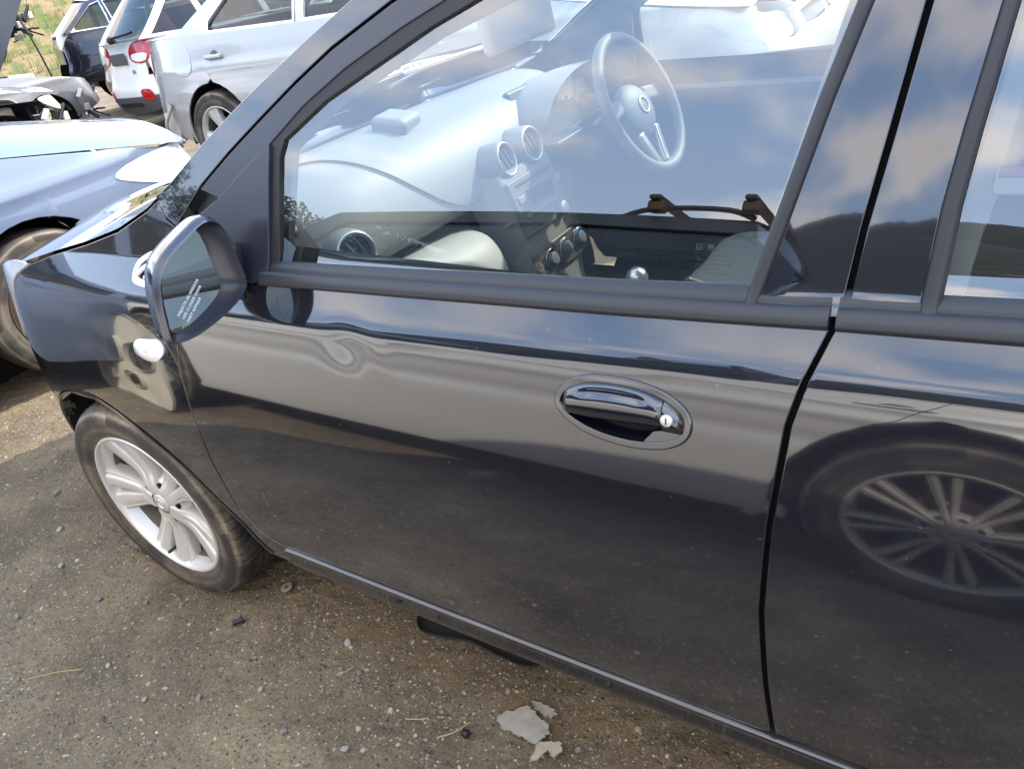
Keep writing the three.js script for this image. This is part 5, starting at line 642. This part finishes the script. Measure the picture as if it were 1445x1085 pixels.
{ // a loose door shell leaning on the pickup's flank, inner side out
  const t = thing('loose_door', 'beige inner shell of a removed car door, mirrored in the dark front wing', 'car door', [-1.62, 0.02, 1.67], 0); t.scale.setScalar(0.82);
  const hole = (x, y, a, b) => smoothPoly([[x - a, y - b], [x + a, y - b], [x + a, y + b], [x - a, y + b]], 3);
  mesh('door_shell', panel(smoothPoly([[-0.45, 0.02], [0.45, 0.02], [0.48, 0.4], [0.42, 0.62], [-0.42, 0.66], [-0.46, 0.3]], 4), (x, y) => [x, y, 0.10 * y + 0.012 * Math.sin(x * 14) * Math.sin(y * 12)], { cell: 0.04, holes: [hole(-0.2, 0.42, 0.13, 0.10), hole(0.2, 0.40, 0.12, 0.09), hole(0.05, 0.18, 0.09, 0.06), hole(-0.3, 0.16, 0.05, 0.05)], depth: 0.04, edge: 0.006 }), phys({ color: lin(0.55, 0.50, 0.40), roughness: 0.4, clearcoat: 0.5 }), t);
  mesh('loudspeaker', latheZ([[0.0, 0.03], [0.03, 0.03], [0.06, 0.0], [0.085, 0.015], [0.09, 0.0]], 24).translate(-0.3, 0.16, 0.03), M.blackPlastic, t);
}
makeCar('sedan', 'white sedan mirrored in the rear side window, parked past the silver grey wagon', 'car', [4.9, 0, 3.0], 0, { L: 4.5, W: 1.8, paintM: M.white });

// embankment and what grows on it
{
  const m = new THREE.MeshStandardMaterial({ map: grassCol, roughness: 1 });
  struct('embankment', grid(80, 16, (u, v) => { const s = lerp(-30, 30, u), d = lerp(0, 9, v), h = 3.4 * smooth(0, 0.75, v) + 0.35 * (fbm(s * 0.5, d * 0.6, 3, 3) - 0.5); return [-22.5 - d * 0.86 + s * 0.42 - 6, Math.max(-0.05, h) - 0.02, -12.5 - d * 0.4 - s * 0.86]; }, true, [16, 3]), m);
  const blade = new THREE.ConeGeometry(0.02, 0.5, 4).translate(0, 0.22, 0), n = 5200, im = new THREE.InstancedMesh(blade, new THREE.MeshStandardMaterial({ color: 0xffffff, roughness: 1 }), n), R = rng(8), T = new THREE.Object3D(), c = new THREE.Color();
  for (let i = 0; i < n; i++) { const s = lerp(-16, 16, R()), v = R(), d = 9 * v, h = 3.4 * smooth(0, 0.75, v); T.position.set(-28.5 - d * 0.86 + s * 0.42, h - 0.05, -12.5 - d * 0.4 - s * 0.86); T.rotation.set((R() - 0.5) * 0.9, R() * 6, (R() - 0.5) * 0.9); const k = 0.5 + R(); T.scale.set(k, k, k); T.updateMatrix(); im.setMatrixAt(i, T.matrix); const g = R(); if (g < 0.5) c.setRGB(0.09, 0.12, 0.035); else c.setRGB(0.24, 0.19, 0.10); im.setColorAt(i, c); }
  im.name = 'grass'; im.userData = { kind: 'stuff', label: 'rough green and straw grass on the embankment behind the wrecks', category: 'grass' }; scene.add(im);
}
// trees across the yard, mirrored in the window
function tree(x, z, h, seed, label) {
  const t = thing('tree', label, 'tree', [x, 0, z], 0, 'trees across the yard'), R = rng(seed), limbs = [tube([[0, 0, 0], [0.1, h * 0.3, 0.05], [0, h * 0.75, 0.1]], 0.16, 12, 8)], ends = [];
  for (let i = 0; i < 9; i++) { const a = R() * 6.3, l = h * (0.18 + 0.16 * R()), y = h * (0.35 + 0.4 * R()), e = [Math.cos(a) * l, y + l * 0.5, Math.sin(a) * l]; limbs.push(tube([[0, y - 0.3, 0], [e[0] * 0.5, (y + e[1]) / 2, e[2] * 0.5], e], 0.05, 6, 5)); ends.push(e); }
  ends.push([0, h * 0.9, 0]); mesh('trunk', limbs, new THREE.MeshStandardMaterial({ color: lin(0.09, 0.07, 0.05), roughness: 1 }), t);
  const leaf = new THREE.CircleGeometry(0.075, 5), n = 9000, im = new THREE.InstancedMesh(leaf, phys({ color: 0xffffff, roughness: 0.8 }), n), T = new THREE.Object3D(), c = new THREE.Color();
  for (let i = 0; i < n; i++) { const e = ends[Math.floor(R() * ends.length)], r = h * 0.17 * Math.cbrt(R()), a = R() * 6.3, b = Math.acos(2 * R() - 1); T.position.set(e[0] + r * Math.sin(b) * Math.cos(a), e[1] + 0.7 * r * Math.cos(b), e[2] + r * Math.sin(b) * Math.sin(a)); T.rotation.set(R() * 6, R() * 6, R() * 6); const k = 0.6 + 0.8 * R(); T.scale.set(k, k, k); T.updateMatrix(); im.setMatrixAt(i, T.matrix); const g = 0.6 + 0.7 * R(); c.setRGB(0.045 * g, 0.065 * g, 0.028 * g); im.setColorAt(i, c); }
  im.name = 'crown'; im.userData = { kind: 'stuff' }; t.add(im);
}
[[-27, 22, 9, 1], [-21, 23, 7.5, 2], [-33, 19, 11, 3], [-15, 27, 7, 4], [-30, 30, 10, 5]].forEach(([x, z, h, s]) => tree(x, z, h, s, 'open-crowned gum tree across the yard, mirrored in the side window'));

// ------------------------------------------------------------------ litter on the ground
{
  const G = (x, z) => groundY(x, z) + 0.012;
  const mat = one('floor_mat', panel(smoothPoly([[0.655, 0.60], [0.645, 0.675], [0.668, 0.706], [0.72, 0.706], [0.80, 0.692], [0.88, 0.696], [0.955, 0.690], [0.978, 0.64], [0.97, 0.35], [0.80, 0.28], [0.68, 0.36]], 4), (x, z) => [x, 0.022 + 0.012 * fbm(x * 6, z * 6, 2, 2), z], { cell: 0.02, depth: 0.012, edge: 0.004 }), M.carpet, 'black carpet floor mat lying half under the sill', 'floor mat');
  const torn = (poly, seed) => { const q = rng(seed), r = []; poly.forEach((a, i) => { const b = poly[(i + 1) % poly.length]; for (let k = 0; k < 5; k++) r.push([lerp(a[0], b[0], k / 5) + (q() - 0.5) * 0.006, lerp(a[1], b[1], k / 5) + (q() - 0.5) * 0.006]); }); return r; };
  const rag = (name, poly, label, seed, m) => one(name, panel(torn(poly, seed), (x, z) => [x, 0.008 + 0.017 * fbm(x * 30 + seed, z * 22, seed, 3), z], { cell: 0.006, depth: 0.0025, edge: 0.0006 }), m, label, 'paper scrap');
  rag('paper_scrap', [[0.945, 0.815], [0.955, 0.795], [0.985, 0.770], [1.008, 0.772], [1.018, 0.778], [1.045, 0.782], [1.058, 0.800], [1.050, 0.818], [1.040, 0.832], [1.018, 0.828], [0.99, 0.830], [0.962, 0.828]], 'torn pale paper scrap on the dirt below the sill, largest piece', 3, M.whitePaper);
  rag('paper_scrap', [[1.048, 0.826], [1.066, 0.815], [1.088, 0.806], [1.098, 0.822], [1.088, 0.838], [1.072, 0.832], [1.066, 0.856], [1.052, 0.862]], 'crumpled cream paper scrap against the right edge of the largest scrap', 6, phys({ color: lin(0.38, 0.32, 0.245), roughness: 0.9 }));
  rag('paper_scrap', [[0.992, 0.752], [1.01, 0.748], [1.038, 0.752], [1.052, 0.760], [1.045, 0.772], [1.02, 0.768], [1.0, 0.764]], 'thin strip of paper just behind the largest scrap', 9, M.whitePaper);
  one('metal_washer', put(lathe([[0.005, 0.0035], [0.0145, 0.0035], [0.0155, 0.002], [0.0155, -0.002], [0.005, -0.002], [0.005, 0.0035]], 32), [0.24, G(0.24, 0.73) + 0.002, 0.735], [0.1, 0, 0.08]), phys({ color: lin(0.36, 0.31, 0.24), roughness: 0.7, metalness: 0.3 }), 'dull flat washer lying behind the front tyre', 'washer');
  one('plastic_cap', put(lathe([[0.0, 0.012], [0.006, 0.012], [0.007, -0.008], [0.0105, -0.010], [0.0105, -0.014], [0, -0.014]], 20), [0.21, G(0.21, 0.87) + 0.006, 0.872], [1.3, 0.4, 0.5]), M.blackPlastic, 'small black plastic cap on the dirt behind the front wheel', 'cap');
  one('plastic_cap', put(lathe([[0.0, 0.006], [0.007, 0.005], [0.009, -0.004], [0, -0.006]], 16), [0.905, G(0.9, 0.87) + 0.003, 0.868], [0.4, 0, 0.2]), M.blackPlastic, 'tiny black cap left of the torn paper', 'cap');
  const straw = (p, label) => one('straw', tube(p.map(([x, z]) => [x, G(x, z) + 0.004, z]), 0.0011, 12, 5), phys({ color: lin(0.46, 0.36, 0.15), roughness: 0.8 }), label, 'straw');
  straw([[0.86, 0.90], [0.885, 0.875], [0.90, 0.845]], 'bent dry straw left of the paper scraps');
  straw([[0.775, 0.895], [0.80, 0.885], [0.815, 0.875]], 'short yellow straw on the dirt, farther left of the paper');
  straw([[-0.16, 1.22], [-0.10, 1.17], [-0.05, 1.14]], 'dry straw at the left edge of the dirt');
  straw([[0.56, 0.88], [0.575, 0.86], [0.58, 0.845]], 'fine straw on the dirt below the middle of the sill');
  one('leaf', panel(smoothPoly([[0, -0.006], [0.012, 0], [0.03, 0.003], [0.012, 0.007], [0, 0.005]], 3).map(([a, b]) => [a + 0.64, b + 0.665]), (x, z) => [x, 0.018 + 0.05 * (x - 0.65) ** 2, z], { cell: 0.005, depth: 0.001, edge: 0.0002 }), phys({ color: lin(0.42, 0.24, 0.08), roughness: 0.8 }), 'small dry orange leaf by the corner of the floor mat', 'leaf');
  one('metal_shard', panel([[-0.32, 0.80], [-0.29, 0.795], [-0.27, 0.81], [-0.30, 0.822]], (x, z) => [x, 0.02 + 0.3 * (x + 0.3), z], { cell: 0.01, depth: 0.002 }), M.greyPlastic, 'grey plastic shard in front of the front tyre', 'shard');
  const R = rng(21), rockG = [1, 2, 3, 4].map((s) => { const q = new THREE.IcosahedronGeometry(1, 2), p = q.attributes.position; for (let i = 0; i < p.count; i++) { const x = p.getX(i), y = p.getY(i), z = p.getZ(i), k = 0.7 + 0.55 * noise(x * 1.2 + s * 5, y * 1.2, z * 1.2); p.setXYZ(i, x * k, y * k * 0.55, z * k * 0.8); } q.computeVertexNormals(); return q; });
  const stoneLabels = ['pale flat stone beside the left end of the floor mat', 'tiny stone touching the dull washer behind the tyre', 'pale stone under the sill, right of the cream paper scrap', 'small tan stone under the sill, just right of the paper', 'dark stone farthest right but one along the sill', 'pale rounded stone low in the bare dirt below the black cap', 'grey stone between the black cap and the straws', 'small stone straight below the left end of the mat', 'flat grey stone left of the torn paper near the bottom edge', 'tan stone near the bottom edge, left of the yellow straw', 'stone in the open dirt at the lower left, above the bottom edge', 'stone beside the front of the front tyre, in the shade', 'larger stone left of the front wheel near the frame edge', 'tan stone at the left frame edge below the wheel', 'small grey stone near the bottom left corner', 'dark stone just below the front tyre', 'small stone farthest right along the sill', 'stone right under the sill between the mat and the paper', 'stone in front of the tyre close to the sunlit dirt', 'pale stone on the sunlit dirt ahead of the front tyre'];
  const sm = [[0.33, 0.30, 0.26], [0.24, 0.21, 0.17], [0.38, 0.33, 0.24], [0.19, 0.18, 0.17]].map((c) => new THREE.MeshStandardMaterial({ color: lin(...c), roughness: 0.9, bumpMap: rep(grain, 0.6), bumpScale: 0.001 }));
  [[0.52, 0.80, 0.016], [0.27, 0.72, 0.008], [1.17, 0.83, 0.011], [1.12, 0.80, 0.009], [1.28, 0.82, 0.010], [0.30, 1.06, 0.012], [0.42, 0.98, 0.010], [0.60, 0.85, 0.009], [0.70, 1.0, 0.012], [0.55, 1.03, 0.010], [0.0, 1.1, 0.010], [-0.25, 0.98, 0.013], [-0.5, 0.95, 0.014], [-0.42, 1.12, 0.012], [0.18, 1.12, 0.009], [-0.1, 0.93, 0.010], [1.36, 0.86, 0.009], [0.93, 0.75, 0.009], [-0.68, 0.86, 0.016], [-0.9, 0.75, 0.018]].forEach(([x, z, r], i) => {
    const o = mesh('stone', rockG[i % 4], sm[i % 4]); o.position.set(x, G(x, z) - r * 0.02, z); o.rotation.set(R() * 0.4, R() * 6, R() * 0.4); o.scale.setScalar(r * 0.72); o.userData = { label: stoneLabels[i], category: 'stone', group: 'loose stones on the dirt' };
  });
}

const renderer = new THREE.WebGLRenderer({ antialias: true });
renderer.toneMapping = THREE.LinearToneMapping; renderer.toneMappingExposure = EXPOSURE; renderer.shadowMap.enabled = true;
camera.updateMatrixWorld(true);
renderer.render(scene, camera);
